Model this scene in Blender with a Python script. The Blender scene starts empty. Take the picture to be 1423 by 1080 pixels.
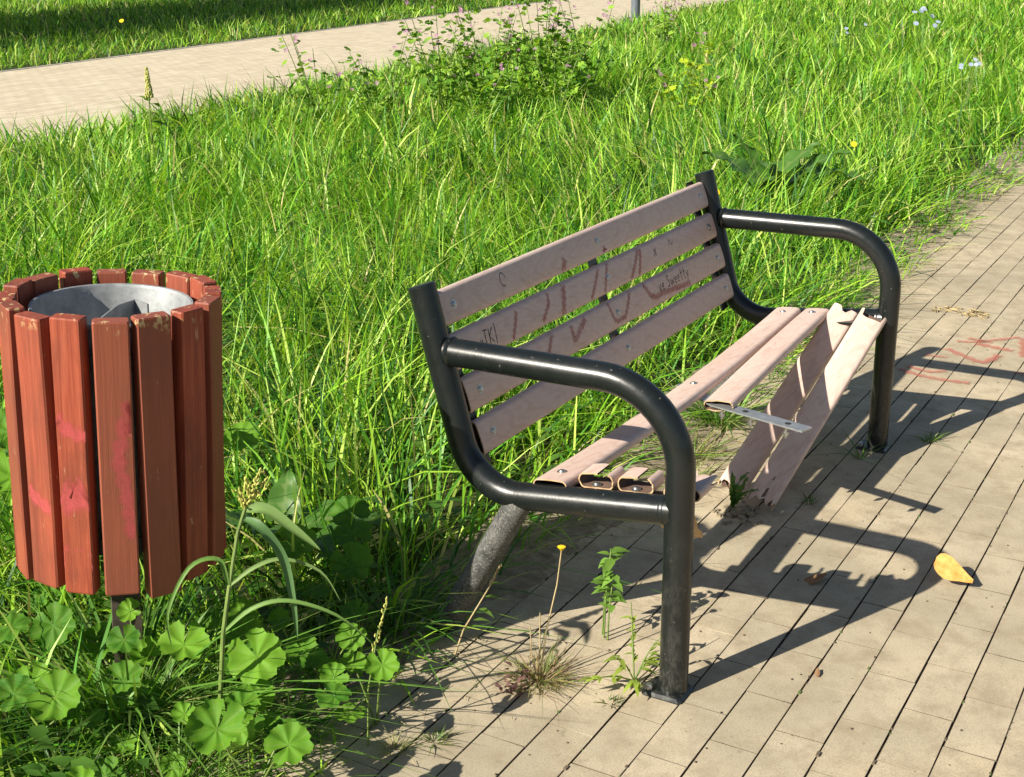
import bpy, math, random
import numpy as np
from mathutils import Vector, Matrix

random.seed(7)
rng = np.random.default_rng(11)
scene = bpy.context.scene
COL = scene.collection

# ------------------------------------------------------------------ camera
F_PX, PITCH, ROLL, YAW = 1807.256, 0.332418, -0.011195, 0.527578
CAM = Vector((-2.198014, -0.900401, 1.481549))


def cam_axes():
    cp, sp = math.cos(PITCH), math.sin(PITCH)
    cy, sy = math.cos(YAW), math.sin(YAW)
    fwd = Vector((cy * cp, sy * cp, -sp))
    right = Vector((sy, -cy, 0.0))
    up = right.cross(fwd)
    c, s = math.cos(ROLL), math.sin(ROLL)
    return c * right + s * up, -s * right + c * up, fwd


R_, U_, F_ = cam_axes()
cam_data = bpy.data.cameras.new('camera')
cam = bpy.data.objects.new('camera', cam_data)
COL.objects.link(cam)
cam_data.sensor_fit = 'HORIZONTAL'
cam_data.sensor_width = 36.0
cam_data.lens = F_PX / 1423.0 * 36.0
cam_data.clip_start = 0.05
cam_data.clip_end = 600.0
m = Matrix((R_, U_, -F_)).transposed().to_4x4()
m.translation = CAM
cam.matrix_world = m
scene.camera = cam

# ------------------------------------------------------------------ light
SUN_DIR = Vector((-1.38, 0.635, 1.0)).normalized()      # towards the sun
world = bpy.data.worlds.new('World')
scene.world = world
world.use_nodes = True
nt = world.node_tree
bg = nt.nodes['Background']
sky = nt.nodes.new('ShaderNodeTexSky')
sky.sky_type = 'NISHITA'
sky.sun_disc = False
sky.sun_elevation = math.asin(SUN_DIR.z)
sky.sun_rotation = math.atan2(SUN_DIR.x, SUN_DIR.y)
nt.links.new(sky.outputs[0], bg.inputs[0])
bg.inputs[1].default_value = 0.05
sun_data = bpy.data.lights.new('sun', 'SUN')
sun_data.energy = 5.0
sun_data.angle = math.radians(0.5)
sun_data.color = (1.0, 0.93, 0.80)
sun = bpy.data.objects.new('sun', sun_data)
sun.rotation_euler = SUN_DIR.to_track_quat('Z', 'Y').to_euler()
sun.location = (-12, 6, 14)
COL.objects.link(sun)
scene.view_settings.view_transform = 'Standard'
scene.view_settings.look = 'None'
scene.view_settings.gamma = 1.0
scene.view_settings.use_curve_mapping = False
scene.view_settings.exposure = 0.82
scene.cycles.max_bounces = 8
scene.cycles.transparent_max_bounces = 12

# ------------------------------------------------------------------ helpers


def mesh_from(name, verts, faces, smooth=False, auto=None):
    me = bpy.data.meshes.new(name)
    me.from_pydata([tuple(v) for v in verts], [], faces)
    if smooth:
        me.polygons.foreach_set('use_smooth', [True] * len(me.polygons))
        if auto is not None:
            me.set_sharp_from_angle(angle=math.radians(auto))
    me.update()
    return me


def link(name, data, mat=None, parent=None, matrix=None, kind=None, label=None):
    o = bpy.data.objects.new(name, data)
    COL.objects.link(o)
    if mat is not None and data is not None:
        if len(data.materials) == 0:
            data.materials.append(mat)
    if parent is not None:
        o.parent = parent
    if matrix is not None:
        o.matrix_local = matrix
    if kind:
        o['kind'] = kind
    if label:
        o['label'] = label
    return o


def tag(o, label, cat, group=None):
    o['label'] = label
    o['category'] = cat
    if group:
        o['group'] = group
    return o


def thing(name, label, cat, loc, group=None):
    o = bpy.data.objects.new(name, None)
    o.empty_display_size = 0.1
    COL.objects.link(o)
    o.location = loc
    return tag(o, label, cat, group)


def T(x, y, z):
    return Matrix.Translation((x, y, z))


class MB:
    """collects shapes; world coordinates, minus an origin"""

    def __init__(self, origin=(0, 0, 0)):
        self.v = []
        self.f = []
        self.o = Vector(origin)

    def add(self, verts, faces):
        n = len(self.v)
        self.v += [Vector(v) - self.o for v in verts]
        self.f += [tuple(i + n for i in f) for f in faces]

    def box(self, lo, hi, ch=0.0, rot=None):
        (a, b, c), (d, e, f) = lo, hi
        if ch <= 0:
            vs = [(x, y, z) for x in (a, d) for y in (b, e) for z in (c, f)]
            fs = [(0, 1, 3, 2), (4, 6, 7, 5), (0, 4, 5, 1), (2, 3, 7, 6), (0, 2, 6, 4), (1, 5, 7, 3)]
        else:
            vs, fs = chamfer_box(lo, hi, ch)
        if rot is not None:
            vs = [rot @ Vector(v) for v in vs]
        self.add(vs, fs)

    def tube(self, path, rad, n=16, caps=True):
        """rad: number or list"""
        path = [Vector(q) for q in path]
        m_ = len(path)
        rads = rad if isinstance(rad, (list, tuple)) else [rad] * m_
        tang = []
        for i in range(m_):
            a = path[max(i - 1, 0)]
            b = path[min(i + 1, m_ - 1)]
            tang.append((b - a).normalized())
        ref = Vector((1, 0, 0)) if abs(tang[0].x) < 0.8 else Vector((0, 1, 0))
        nrm = (ref - tang[0] * ref.dot(tang[0])).normalized()
        vs, fs = [], []
        for i in range(m_):
            nrm = (nrm - tang[i] * nrm.dot(tang[i])).normalized()
            bi = tang[i].cross(nrm)
            for k in range(n):
                a = 2 * math.pi * k / n
                vs.append(path[i] + (nrm * math.cos(a) + bi * math.sin(a)) * rads[i])
        for i in range(m_ - 1):
            for k in range(n):
                k2 = (k + 1) % n
                fs.append((i * n + k, i * n + k2, (i + 1) * n + k2, (i + 1) * n + k))
        if caps:
            fs.append(tuple(reversed(range(n))))
            fs.append(tuple((m_ - 1) * n + k for k in range(n)))
        self.add(vs, fs)

    def build(self, name, mat, parent=None, smooth=True, auto=40, **kw):
        me = mesh_from(name, self.v, self.f, smooth, auto)
        return link(name, me, mat, parent, **kw)


def chamfer_box(lo, hi, ch):
    lo, hi = Vector(lo), Vector(hi)
    # box with a chamfered rim on the +z side only plus chamfered vertical edges: cheap
    x0, y0, z0 = lo
    x1, y1, z1 = hi
    c = ch

    def ring(i, z):
        return [(x0 + i + c, y0 + i, z), (x1 - i - c, y0 + i, z), (x1 - i, y0 + i + c, z), (x1 - i, y1 - i - c, z),
                (x1 - i - c, y1 - i, z), (x0 + i + c, y1 - i, z), (x0 + i, y1 - i - c, z), (x0 + i, y0 + i + c, z)]
    vs = ring(0, z0) + ring(0, z1 - c) + ring(c, z1)
    fs = []
    for r in (0, 8):
        for k in range(8):
            k2 = (k + 1) % 8
            fs.append((r + k, r + k2, r + 8 + k2, r + 8 + k))
    fs.append(tuple(range(16, 24)))
    fs.append(tuple(reversed(range(8))))
    return vs, fs


def fillet(pts, trims, n=8):
    """polyline with rounded corners (quadratic to cubic arcs); trims per inner corner"""
    pts = [Vector(q) for q in pts]
    out = [pts[0]]
    for i in range(1, len(pts) - 1):
        t = trims[i - 1]
        a = pts[i] + (pts[i - 1] - pts[i]).normalized() * t
        b = pts[i] + (pts[i + 1] - pts[i]).normalized() * t
        c = pts[i]
        k = 0.55
        p1 = a + (c - a) * k
        p2 = b + (c - b) * k
        for j in range(n + 1):
            s = j / n
            out.append(a * (1 - s) ** 3 + p1 * 3 * s * (1 - s) ** 2 + p2 * 3 * s * s * (1 - s) + b * s ** 3)
    out.append(pts[-1])
    return out


def project(P):
    P = np.asarray(P, dtype=float)
    d = P - np.array(CAM)
    z = d @ np.array(F_)
    x = 711.5 + F_PX * (d @ np.array(R_)) / np.where(z > 0.05, z, 0.05)
    y = 540.0 - F_PX * (d @ np.array(U_)) / np.where(z > 0.05, z, 0.05)
    return x, y, z

# ------------------------------------------------------------------ materials


class NT:
    def __init__(self, name):
        self.m = bpy.data.materials.new(name)
        self.m.use_nodes = True
        self.t = self.m.node_tree
        self.b = self.t.nodes['Principled BSDF']
        self.out = self.t.nodes['Material Output']

    def n(self, kind, **kw):
        nd = self.t.nodes.new(kind)
        for k, v in kw.items():
            setattr(nd, k, v)
        return nd

    def l(self, a, b):
        self.t.links.new(a, b)

    def coord(self, which='Object', scale=(1, 1, 1), loc=(0, 0, 0)):
        tc = self.n('ShaderNodeTexCoord')
        mp = self.n('ShaderNodeMapping')
        mp.inputs['Scale'].default_value = scale
        mp.inputs['Location'].default_value = loc
        self.l(tc.outputs[which], mp.inputs[0])
        return mp.outputs[0]

    def world(self, scale=(1, 1, 1)):
        g = self.n('ShaderNodeNewGeometry')
        mp = self.n('ShaderNodeMapping')
        mp.inputs['Scale'].default_value = scale
        self.l(g.outputs['Position'], mp.inputs[0])
        return mp.outputs[0]

    def noise(self, vec, scale, detail=4, rough=0.6, dist=0.0):
        nd = self.n('ShaderNodeTexNoise')
        nd.inputs['Scale'].default_value = scale
        nd.inputs['Detail'].default_value = detail
        nd.inputs['Roughness'].default_value = rough
        nd.inputs['Distortion'].default_value = dist
        if vec is not None:
            self.l(vec, nd.inputs['Vector'])
        return nd.outputs['Fac']

    def ramp(self, fac, stops):
        nd = self.n('ShaderNodeValToRGB')
        el = nd.color_ramp.elements
        while len(el) < len(stops):
            el.new(0.5)
        for e, (p, c) in zip(el, stops):
            e.position = p
            e.color = (c, c, c, 1) if isinstance(c, (int, float)) else (*c, 1)
        self.l(fac, nd.inputs[0])
        return nd.outputs[0]

    def mix(self, fac, a, b, blend='MIX'):
        nd = self.n('ShaderNodeMix', data_type='RGBA', blend_type=blend)
        for sock, v in ((nd.inputs[0], fac), (nd.inputs[6], a), (nd.inputs[7], b)):
            if isinstance(v, (int, float)):
                sock.default_value = v
            elif isinstance(v, tuple):
                sock.default_value = (*v, 1)
            else:
                self.l(v, sock)
        return nd.outputs[2]

    def math(self, op, a, b=0.0):
        nd = self.n('ShaderNodeMath', operation=op)
        for sock, v in ((nd.inputs[0], a), (nd.inputs[1], b)):
            if isinstance(v, (int, float)):
                sock.default_value = v
            else:
                self.l(v, sock)
        return nd.outputs[0]

    def rand(self):
        return self.n('ShaderNodeObjectInfo').outputs['Random']

    def attr(self, name):
        return self.n('ShaderNodeAttribute', attribute_name=name)

    def bump(self, h, strength=0.3, dist=0.002):
        nd = self.n('ShaderNodeBump')
        nd.inputs['Strength'].default_value = strength
        nd.inputs['Distance'].default_value = dist
        self.l(h, nd.inputs['Height'])
        self.l(nd.outputs[0], self.b.inputs['Normal'])

    def set(self, color=None, rough=None, metal=None, spec=None):
        for k, v in (('Base Color', color), ('Roughness', rough), ('Metallic', metal), ('Specular IOR Level', spec)):
            if v is None:
                continue
            s = self.b.inputs[k]
            if isinstance(v, tuple):
                s.default_value = (*v, 1)
            elif isinstance(v, (int, float)):
                s.default_value = v
            else:
                self.l(v, s)
        return self.m


def mat_paver():
    n = NT('concrete_paver')
    w = n.world()
    r = n.rand()
    base = n.mix(n.ramp(r, [(0.0, 0.0), (1.0, 1.0)]), (0.50, 0.415, 0.285), (0.565, 0.475, 0.34))
    big = n.noise(w, 2.2, 3, 0.55)
    base = n.mix(n.ramp(big, [(0.40, 0.0), (0.62, 0.8)]), base, (0.37, 0.325, 0.23))
    blot = n.noise(w, 11, 5, 0.7)
    base = n.mix(n.ramp(blot, [(0.44, 0.0), (0.66, 0.8)]), base, (0.32, 0.26, 0.175))
    fine = n.noise(w, 260, 3, 0.7)
    base = n.mix(n.ramp(fine, [(0.34, 0.5), (0.54, 0.0)]), base, (0.24, 0.20, 0.14))
    dark = n.noise(w, 34, 2, 0.5)
    base = n.mix(n.ramp(dark, [(0.66, 0.0), (0.76, 0.55)]), base, (0.22, 0.18, 0.13))
    n.bump(n.noise(w, 190, 4, 0.75), 0.45, 0.0012)
    return n.set(base, 0.88, 0, 0.25)


def mat_sand():
    n = NT('joint_sand')
    w = n.world()
    c = n.ramp(n.noise(w, 45, 4, 0.7), [(0.3, (0.06, 0.048, 0.032)), (0.7, (0.18, 0.145, 0.10))])
    return n.set(c, 1.0, 0, 0.1)


def mat_soil():
    n = NT('dry_soil')
    w = n.world()
    c = n.ramp(n.noise(w, 30, 6, 0.75), [(0.3, (0.16, 0.125, 0.085)), (0.5, (0.30, 0.25, 0.175)), (0.7, (0.43, 0.37, 0.27))])
    n.bump(n.noise(w, 120, 5, 0.8), 0.9, 0.004)
    return n.set(c, 1.0, 0, 0.1)


def mat_ground():
    n = NT('ground_earth')
    w = n.world()
    c = n.ramp(n.noise(w, 9, 6, 0.7), [(0.3, (0.035, 0.05, 0.018)), (0.55, (0.06, 0.075, 0.025)), (0.75, (0.10, 0.085, 0.045))])
    n.bump(n.noise(w, 40, 5, 0.8), 0.8, 0.02)
    return n.set(c, 1.0, 0, 0.1)


def mat_far_path():
    n = NT('far_paving')
    g = n.n('ShaderNodeTexCoord')
    mp = n.n('ShaderNodeMapping')
    n.l(g.outputs['Object'], mp.inputs[0])
    br = n.n('ShaderNodeTexBrick')
    br.inputs['Scale'].default_value = 1.0
    br.inputs['Brick Width'].default_value = 0.2
    br.inputs['Row Height'].default_value = 0.1
    br.inputs['Mortar Size'].default_value = 0.004
    br.inputs['Mortar Smooth'].default_value = 0.3
    br.inputs['Color1'].default_value = (0.56, 0.475, 0.345, 1)
    br.inputs['Color2'].default_value = (0.66, 0.575, 0.43, 1)
    br.inputs['Mortar'].default_value = (0.17, 0.14, 0.10, 1)
    n.l(mp.outputs[0], br.inputs['Vector'])
    w = n.world((0.5, 3.0, 1))
    st = n.noise(w, 3.0, 5, 0.7)
    c = n.mix(n.ramp(st, [(0.42, 0.0), (0.66, 0.6)]), br.outputs['Color'], (0.36, 0.30, 0.22))
    w2 = n.world()
    c = n.mix(n.ramp(n.noise(w2, 1.1, 4, 0.6), [(0.45, 0.0), (0.7, 0.35)]), c, (0.60, 0.53, 0.40))
    n.bump(br.outputs['Fac'], -0.4, 0.003)
    return n.set(c, 0.9, 0, 0.2)


def mat_concrete():
    n = NT('kerb_concrete')
    w = n.world()
    c = n.ramp(n.noise(w, 12, 5, 0.7), [(0.3, (0.32, 0.30, 0.26)), (0.7, (0.46, 0.43, 0.37))])
    return n.set(c, 0.95, 0, 0.2)


def mat_frame(dust):
    n = NT('black_paint_dusty' if dust else 'black_paint')
    w = n.world()
    c = n.mix(n.ramp(n.noise(w, 7, 4, 0.6), [(0.4, 0.0), (0.75, 0.5)]), (0.008, 0.0105, 0.0105), (0.017, 0.020, 0.020))
    # small chips and dried splashes
    sp = n.noise(w, 85, 2, 0.5)
    c = n.mix(n.ramp(sp, [(0.72, 0.0), (0.77, 0.6)]), c, (0.17, 0.165, 0.15))
    sc = n.noise(n.world((18, 18, 3.0)), 6.0, 6, 0.75)
    c = n.mix(n.ramp(sc, [(0.60, 0.0), (0.76, 0.22)]), c, (0.12, 0.115, 0.10))
    chip = n.noise(w, 24, 5, 0.8)
    c = n.mix(n.ramp(chip, [(0.69, 0.0), (0.71, 0.8)]), c, (0.16, 0.155, 0.145))
    rst = n.noise(w, 19, 6, 0.85)
    c = n.mix(n.ramp(rst, [(0.71, 0.0), (0.76, 0.7)]), c, (0.11, 0.05, 0.025))
    if dust:
        d = n.noise(w, 22, 6, 0.75)
        c = n.mix(n.ramp(d, [(0.34, 0.12), (0.66, 0.85)]), c, (0.12, 0.118, 0.11))
        c = n.mix(n.ramp(n.noise(w, 230, 3, 0.7), [(0.50, 0.0), (0.66, 0.8)]), c, (0.24, 0.235, 0.215))
        rough = 0.75
    else:
        # dust that settled near the ground
        g = n.n('ShaderNodeNewGeometry')
        sx = n.n('ShaderNodeSeparateXYZ')
        n.l(g.outputs['Position'], sx.inputs[0])
        low = n.n('ShaderNodeMapRange')
        low.inputs['From Min'].default_value = 0.40
        low.inputs['From Max'].default_value = 0.02
        n.l(sx.outputs[2], low.inputs['Value'])
        d = n.ramp(n.noise(n.world((20, 20, 9)), 3.0, 6, 0.75), [(0.48, 0.0), (0.76, 0.55)])
        c = n.mix(n.math('MULTIPLY', d, low.outputs[0]), c, (0.15, 0.145, 0.13))
        rough = n.ramp(n.noise(w, 30, 4, 0.7), [(0.3, 0.24), (0.75, 0.40)])
    n.bump(n.noise(w, 160, 3, 0.6), 0.12, 0.001)
    return n.set(c, rough, 0, 0.5)


def mat_slat():
    n = NT('faded_brown_plastic')
    v = n.coord('Object', (1.6, 9.0, 9.0))
    r = n.rand()
    add = n.n('ShaderNodeVectorMath', operation='ADD')
    cmb = n.n('ShaderNodeCombineXYZ')
    n.l(n.math('MULTIPLY', r, 37.0), cmb.inputs[0])
    n.l(n.math('MULTIPLY', r, 11.0), cmb.inputs[1])
    n.l(v, add.inputs[0])
    n.l(cmb.outputs[0], add.inputs[1])
    v = add.outputs[0]
    wv = n.n('ShaderNodeTexWave', wave_type='RINGS', rings_direction='SPHERICAL')
    wv.inputs['Scale'].default_value = 2.2
    wv.inputs['Distortion'].default_value = 7.0
    wv.inputs['Detail'].default_value = 3.0
    wv.inputs['Detail Scale'].default_value = 1.6
    n.l(v, wv.inputs['Vector'])
    grain = n.ramp(wv.outputs['Fac'], [(0.0, (0.61, 0.445, 0.375)), (0.55, (0.645, 0.49, 0.42)), (1.0, (0.58, 0.41, 0.34))])
    blo = n.noise(v, 1.4, 4, 0.65)
    c = n.mix(n.ramp(blo, [(0.42, 0.0), (0.72, 0.55)]), grain, (0.69, 0.565, 0.50))
    dirt = n.noise(n.coord('Object', (5, 40, 40)), 2.4, 6, 0.8)
    c = n.mix(n.ramp(dirt, [(0.53, 0.0), (0.80, 0.6)]), c, (0.24, 0.165, 0.13))
    scr = n.noise(n.coord('Object', (3, 160, 160)), 3.0, 2, 0.5)
    c = n.mix(n.ramp(scr, [(0.66, 0.0), (0.75, 0.30)]), c, (0.25, 0.18, 0.15))
    n.bump(n.noise(n.coord('Object', (4, 90, 90)), 5, 3, 0.6), 0.08, 0.001)
    return n.set(c, n.ramp(blo, [(0.3, 0.36), (0.7, 0.55)]), 0, 0.45)


def mat_torn():
    n = NT('torn_plastic')
    c = n.ramp(n.noise(n.world(), 60, 4, 0.7), [(0.3, (0.40, 0.24, 0.115)), (0.7, (0.58, 0.43, 0.27))])
    return n.set(c, 0.7, 0, 0.3)


def mat_plain(name, c0, c1, scale=30, rough=0.6, metal=0.0, spec=0.4, obj=False):
    n = NT(name)
    v = n.coord('Object') if obj else n.world()
    c = n.ramp(n.noise(v, scale, 5, 0.7), [(0.32, c0), (0.68, c1)])
    return n.set(c, rough, metal, spec)


def mat_bin_wood():
    n = NT('red_brown_stained_wood')
    r = n.rand()
    tc = n.n('ShaderNodeTexCoord')
    add = n.n('ShaderNodeVectorMath', operation='ADD')
    cmb = n.n('ShaderNodeCombineXYZ')
    n.l(n.math('MULTIPLY', r, 23.0), cmb.inputs[0])
    n.l(n.math('MULTIPLY', r, 57.0), cmb.inputs[2])
    n.l(tc.outputs['Object'], add.inputs[0])
    n.l(cmb.outputs[0], add.inputs[1])
    mp = n.n('ShaderNodeMapping')
    mp.inputs['Scale'].default_value = (75, 75, 2.2)
    n.l(add.outputs[0], mp.inputs[0])
    g = n.noise(mp.outputs[0], 1.6, 5, 0.7, 0.6)
    c = n.ramp(g, [(0.28, (0.18, 0.032, 0.018)), (0.5, (0.33, 0.068, 0.034)), (0.75, (0.45, 0.118, 0.058))])
    mp2 = n.n('ShaderNodeMapping')
    mp2.inputs['Scale'].default_value = (9, 9, 3.5)
    n.l(add.outputs[0], mp2.inputs[0])
    big = n.noise(mp2.outputs[0], 1.0, 5, 0.65)
    c = n.mix(n.ramp(big, [(0.40, 0.0), (0.68, 0.85)]), c, (0.125, 0.035, 0.022))
    c = n.mix(n.math('MULTIPLY', n.ramp(r, [(0.2, 0.0), (0.9, 1.0)]), 0.7), c, (0.27, 0.085, 0.05))
    # bleached, scraped spots
    mp3 = n.n('ShaderNodeMapping')
    mp3.inputs['Scale'].default_value = (30, 30, 9)
    n.l(add.outputs[0], mp3.inputs[0])
    sc = n.noise(mp3.outputs[0], 1.5, 5, 0.75)
    c = n.mix(n.ramp(sc, [(0.64, 0.0), (0.70, 0.75)]), c, (0.47, 0.26, 0.16))
    # paint knocked off the end grain at the top
    sx = n.n('ShaderNodeSeparateXYZ')
    n.l(tc.outputs['Object'], sx.inputs[0])
    end = n.n('ShaderNodeMapRange')
    end.inputs['From Min'].default_value = 0.235
    end.inputs['From Max'].default_value = 0.265
    n.l(sx.outputs[2], end.inputs['Value'])
    mp4 = n.n('ShaderNodeMapping')
    mp4.inputs['Scale'].default_value = (70, 70, 40)
    n.l(add.outputs[0], mp4.inputs[0])
    chip = n.ramp(n.noise(mp4.outputs[0], 1.0, 3, 0.6), [(0.60, 0.0), (0.64, 1.0)])
    c = n.mix(n.math('MULTIPLY', chip, end.outputs[0]), c, (0.55, 0.40, 0.20))
    n.bump(g, 0.45, 0.002)
    return n.set(c, 0.52, 0, 0.35)


def mat_spray(name, color, soft=True, strength=1.0):
    """paint sprayed or drawn on a surface: a thin film with speckled edges"""
    n = NT(name)
    a = n.attr('cover').outputs['Fac']
    sp = n.noise(n.world(), 60, 5, 0.7)
    if soft:
        k = n.math('MULTIPLY', a, n.math('MULTIPLY', n.ramp(sp, [(0.30, 0.45), (0.60, 1.0)]), strength))
    else:
        k = n.math('MULTIPLY', n.ramp(a, [(0.05, 0.0), (0.5, 1.0)]), n.ramp(sp, [(0.3, 0.55), (0.55, 1.0)]))
    n.set(color, 0.8, 0, 0.2)
    tr = n.n('ShaderNodeBsdfTransparent')
    mx = n.n('ShaderNodeMixShader')
    n.l(k, mx.inputs[0])
    n.l(tr.outputs[0], mx.inputs[1])
    n.l(n.b.outputs[0], mx.inputs[2])
    n.l(mx.outputs[0], n.out.inputs[0])
    return n.m


def mat_leaf(name, translucency=0.38, rough=0.5, spec=0.35, tint=None, vein=False):
    """colour comes from the blade's own 'col' attribute (or tint)"""
    n = NT(name)
    if tint is None:
        c = n.attr('col').outputs['Color']
    else:
        c = n.mix(n.rand(), tint[0], tint[1])
        c = n.mix(n.ramp(n.noise(n.world(), 60, 3, 0.6), [(0.4, 0.0), (0.7, 0.35)]), c, tint[2])
        if vein:
            vf = n.attr('vein').outputs['Fac']
            c = n.mix(n.ramp(vf, [(0.72, 0.0), (1.0, 0.55)]), c, (0.22, 0.30, 0.10))
    n.set(c, rough, 0, spec)
    tl = n.n('ShaderNodeBsdfTranslucent')
    tc = n.mix(1.0, c, (1.25, 1.2, 0.45), 'MULTIPLY')
    n.l(tc, tl.inputs[0])
    mx = n.n('ShaderNodeMixShader')
    mx.inputs[0].default_value = translucency
    n.l(n.b.outputs[0], mx.inputs[1])
    n.l(tl.outputs[0], mx.inputs[2])
    n.l(mx.outputs[0], n.out.inputs[0])
    return n.m


M = dict(
    paver=mat_paver(), sand=mat_sand(), soil=mat_soil(), ground=mat_ground(), far=mat_far_path(), kerb=mat_concrete(),
    frame=mat_frame(False), dusty=mat_frame(True), slat=mat_slat(), torn=mat_torn(),
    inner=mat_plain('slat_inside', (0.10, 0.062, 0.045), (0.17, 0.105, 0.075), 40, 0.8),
    bolt=mat_plain('zinc_bolt', (0.34, 0.34, 0.34), (0.62, 0.62, 0.60), 300, 0.35, 0.9),
    galv=mat_plain('galvanised_steel', (0.40, 0.42, 0.43), (0.60, 0.61, 0.61), 55, 0.42, 0.75),
    zinc=mat_plain('dull_zinc_sheet', (0.20, 0.215, 0.225), (0.38, 0.395, 0.40), 26, 0.55, 0.3),
    wood=mat_bin_wood(), rust=mat_plain('weathered_post', (0.045, 0.035, 0.028), (0.11, 0.085, 0.065), 40, 0.8),
    dark=mat_plain('dark_sheet', (0.018, 0.018, 0.018), (0.045, 0.045, 0.042), 30, 0.6),
    lamp=mat_plain('grey_post_paint', (0.10, 0.125, 0.15), (0.14, 0.165, 0.19), 20, 0.45),
    red=mat_spray('red_brown_spray', (0.43, 0.12, 0.105), True, 0.5), pink=mat_spray('pink_spray', (0.62, 0.11, 0.12), True, 0.55),
    path_red=mat_spray('red_chalky_spray', (0.56, 0.17, 0.13), True, 0.6), ink=mat_spray('dark_marker', (0.035, 0.025, 0.03), False),
    grass=mat_leaf('grass_blade', 0.36, 0.45, 0.4), weed=mat_leaf('weed_foliage', 0.36, 0.5, 0.35),
    mallow=mat_leaf('mallow_leaf', 0.36, 0.6, 0.2, ((0.05, 0.17, 0.014), (0.17, 0.37, 0.028), (0.20, 0.32, 0.03)), True),
    dock=mat_leaf('dock_leaf', 0.30, 0.42, 0.45, ((0.06, 0.16, 0.025), (0.10, 0.22, 0.035), (0.11, 0.19, 0.04)), True),
    stem=mat_plain('green_stem', (0.10, 0.17, 0.035), (0.19, 0.26, 0.06), 30, 0.6),
    dry=mat_plain('dry_stalk', (0.30, 0.22, 0.10), (0.46, 0.37, 0.20), 40, 0.8),
    pinkflower=mat_leaf('pink_petal', 0.35, 0.6, 0.2, ((0.50, 0.20, 0.44), (0.62, 0.36, 0.56), (0.42, 0.12, 0.36))),
    blueflower=mat_leaf('pale_blue_petal', 0.3, 0.6, 0.2, ((0.42, 0.48, 0.75), (0.58, 0.62, 0.82), (0.36, 0.40, 0.70))),
    yellowflower=mat_plain('yellow_petal', (0.75, 0.50, 0.01), (0.85, 0.64, 0.02), 90, 0.7),
    bark=mat_plain('tree_bark', (0.07, 0.05, 0.035), (0.15, 0.115, 0.08), 20, 0.95),
    tree=mat_leaf('tree_leaf', 0.3, 0.5, 0.35),
    yleaf=mat_plain('dry_yellow_leaf', (0.50, 0.22, 0.04), (0.70, 0.40, 0.12), 55, 0.75),
    bleaf=mat_plain('dry_brown_leaf', (0.17, 0.085, 0.04), (0.30, 0.18, 0.09), 40, 0.8),
    white=mat_plain('white_scrap', (0.6, 0.6, 0.62), (0.75, 0.75, 0.76), 40, 0.7),
)

# ------------------------------------------------------------------ setting: ground and paths
g = mesh_from('ground', [(-120, -120, -0.03), (220, -120, -0.03), (220, 220, -0.03), (-120, 220, -0.03)], [(0, 1, 2, 3)])
link('ground', g, M['ground'], kind='structure')

# the bench path: a sand bed, pavers of 20 x 10 cm in running bond
pavement = link('pavement', mesh_from('pavement', [(-4, -3.2, -0.006), (16, -3.2, -0.006), (16, 0.63, -0.006), (-4, 0.63, -0.006)],
                                      [(0, 1, 2, 3)]), M['sand'], kind='structure')
PITCH_Y, PITCH_X = 0.1, 0.2
paver_meshes = []
for k in range(6):
    gx, gy = 0.0005, 0.0015
    vs, fs = chamfer_box((-0.1 + gx, -0.05 + gy, -0.06), (0.1 - gx, 0.05 - gy, 0.0), 0.0006)
    vs = [Vector(v) + Vector((random.uniform(-1, 1) * 5e-4, random.uniform(-1, 1) * 7e-4, random.uniform(-1, 1) * 3e-4)) for v in vs]
    pm = mesh_from('paver', vs, fs)
    pm.materials.append(M['paver'])
    pm.materials.append(M['sand'])
    pm.polygons.foreach_set('material_index', [0 if q.normal.z > 0.9 else 1 for q in pm.polygons])
    paver_meshes.append(pm)
ang = -0.004
cells = []
for row in range(-9, 29):
    yc = -0.231 - 0.1 * row - 0.05                       # row lies between joint lines row and row+1
    ph = 0.17 if row % 2 == 0 else 0.075
    for c in range(-16, 78):
        xc = ph + 0.2 * c + 0.1
        X = xc * math.cos(ang) - yc * math.sin(ang)
        Y = xc * math.sin(ang) + yc * math.cos(ang)
        if Y > 0.60:
            continue
        cells.append((X, Y))
cells = np.array(cells)
px, py, pz = project(np.c_[cells, np.zeros(len(cells))])
vis = (px > -40) & (px < 1463) & (py > 170) & (py < 1120) & (pz > 0.3)
area = np.where(vis, 1 / np.maximum(pz, 0.3) ** 3, 0)
order = np.argsort(-area)
main = [i for i in order if vis[i]][:300]
mainset = set(main)


def paver_matrix(i):
    X, Y = cells[i]
    h = math.sin(X * 2.1 + Y * 3.0) * 0.0008 + random.uniform(-0.0004, 0.0004)
    return (T(X + random.uniform(-2e-4, 2e-4), Y + random.uniform(-8e-4, 8e-4), h) @
            Matrix.Rotation(ang + random.uniform(-0.003, 0.003), 4, 'Z') @
            Matrix.Rotation(random.uniform(-0.006, 0.006), 4, 'X') @ Matrix.Rotation(random.uniform(-0.0022, 0.0003), 4, 'Y'))


for i in main:
    link('paver', random.choice(paver_meshes), None, pavement, paver_matrix(i))
mb = MB()
for i in range(len(cells)):
    if i in mainset:
        continue
    me = paver_meshes[i % 6]
    mm = paver_matrix(i)
    mb.add([mm @ v.co for v in me.vertices], [tuple(q.vertices) for q in me.polygons])
mb.build('outer_pavers', M['paver'], pavement, smooth=False, kind='stuff')

# the far path, beyond the verge
PA = math.radians(7.8)


def near_edge(x):
    return 7.55 + math.tan(PA) * (x - 5.0)


def far_edge(x):
    return 12.85 + math.tan(PA) * (x - 8.9)


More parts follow.
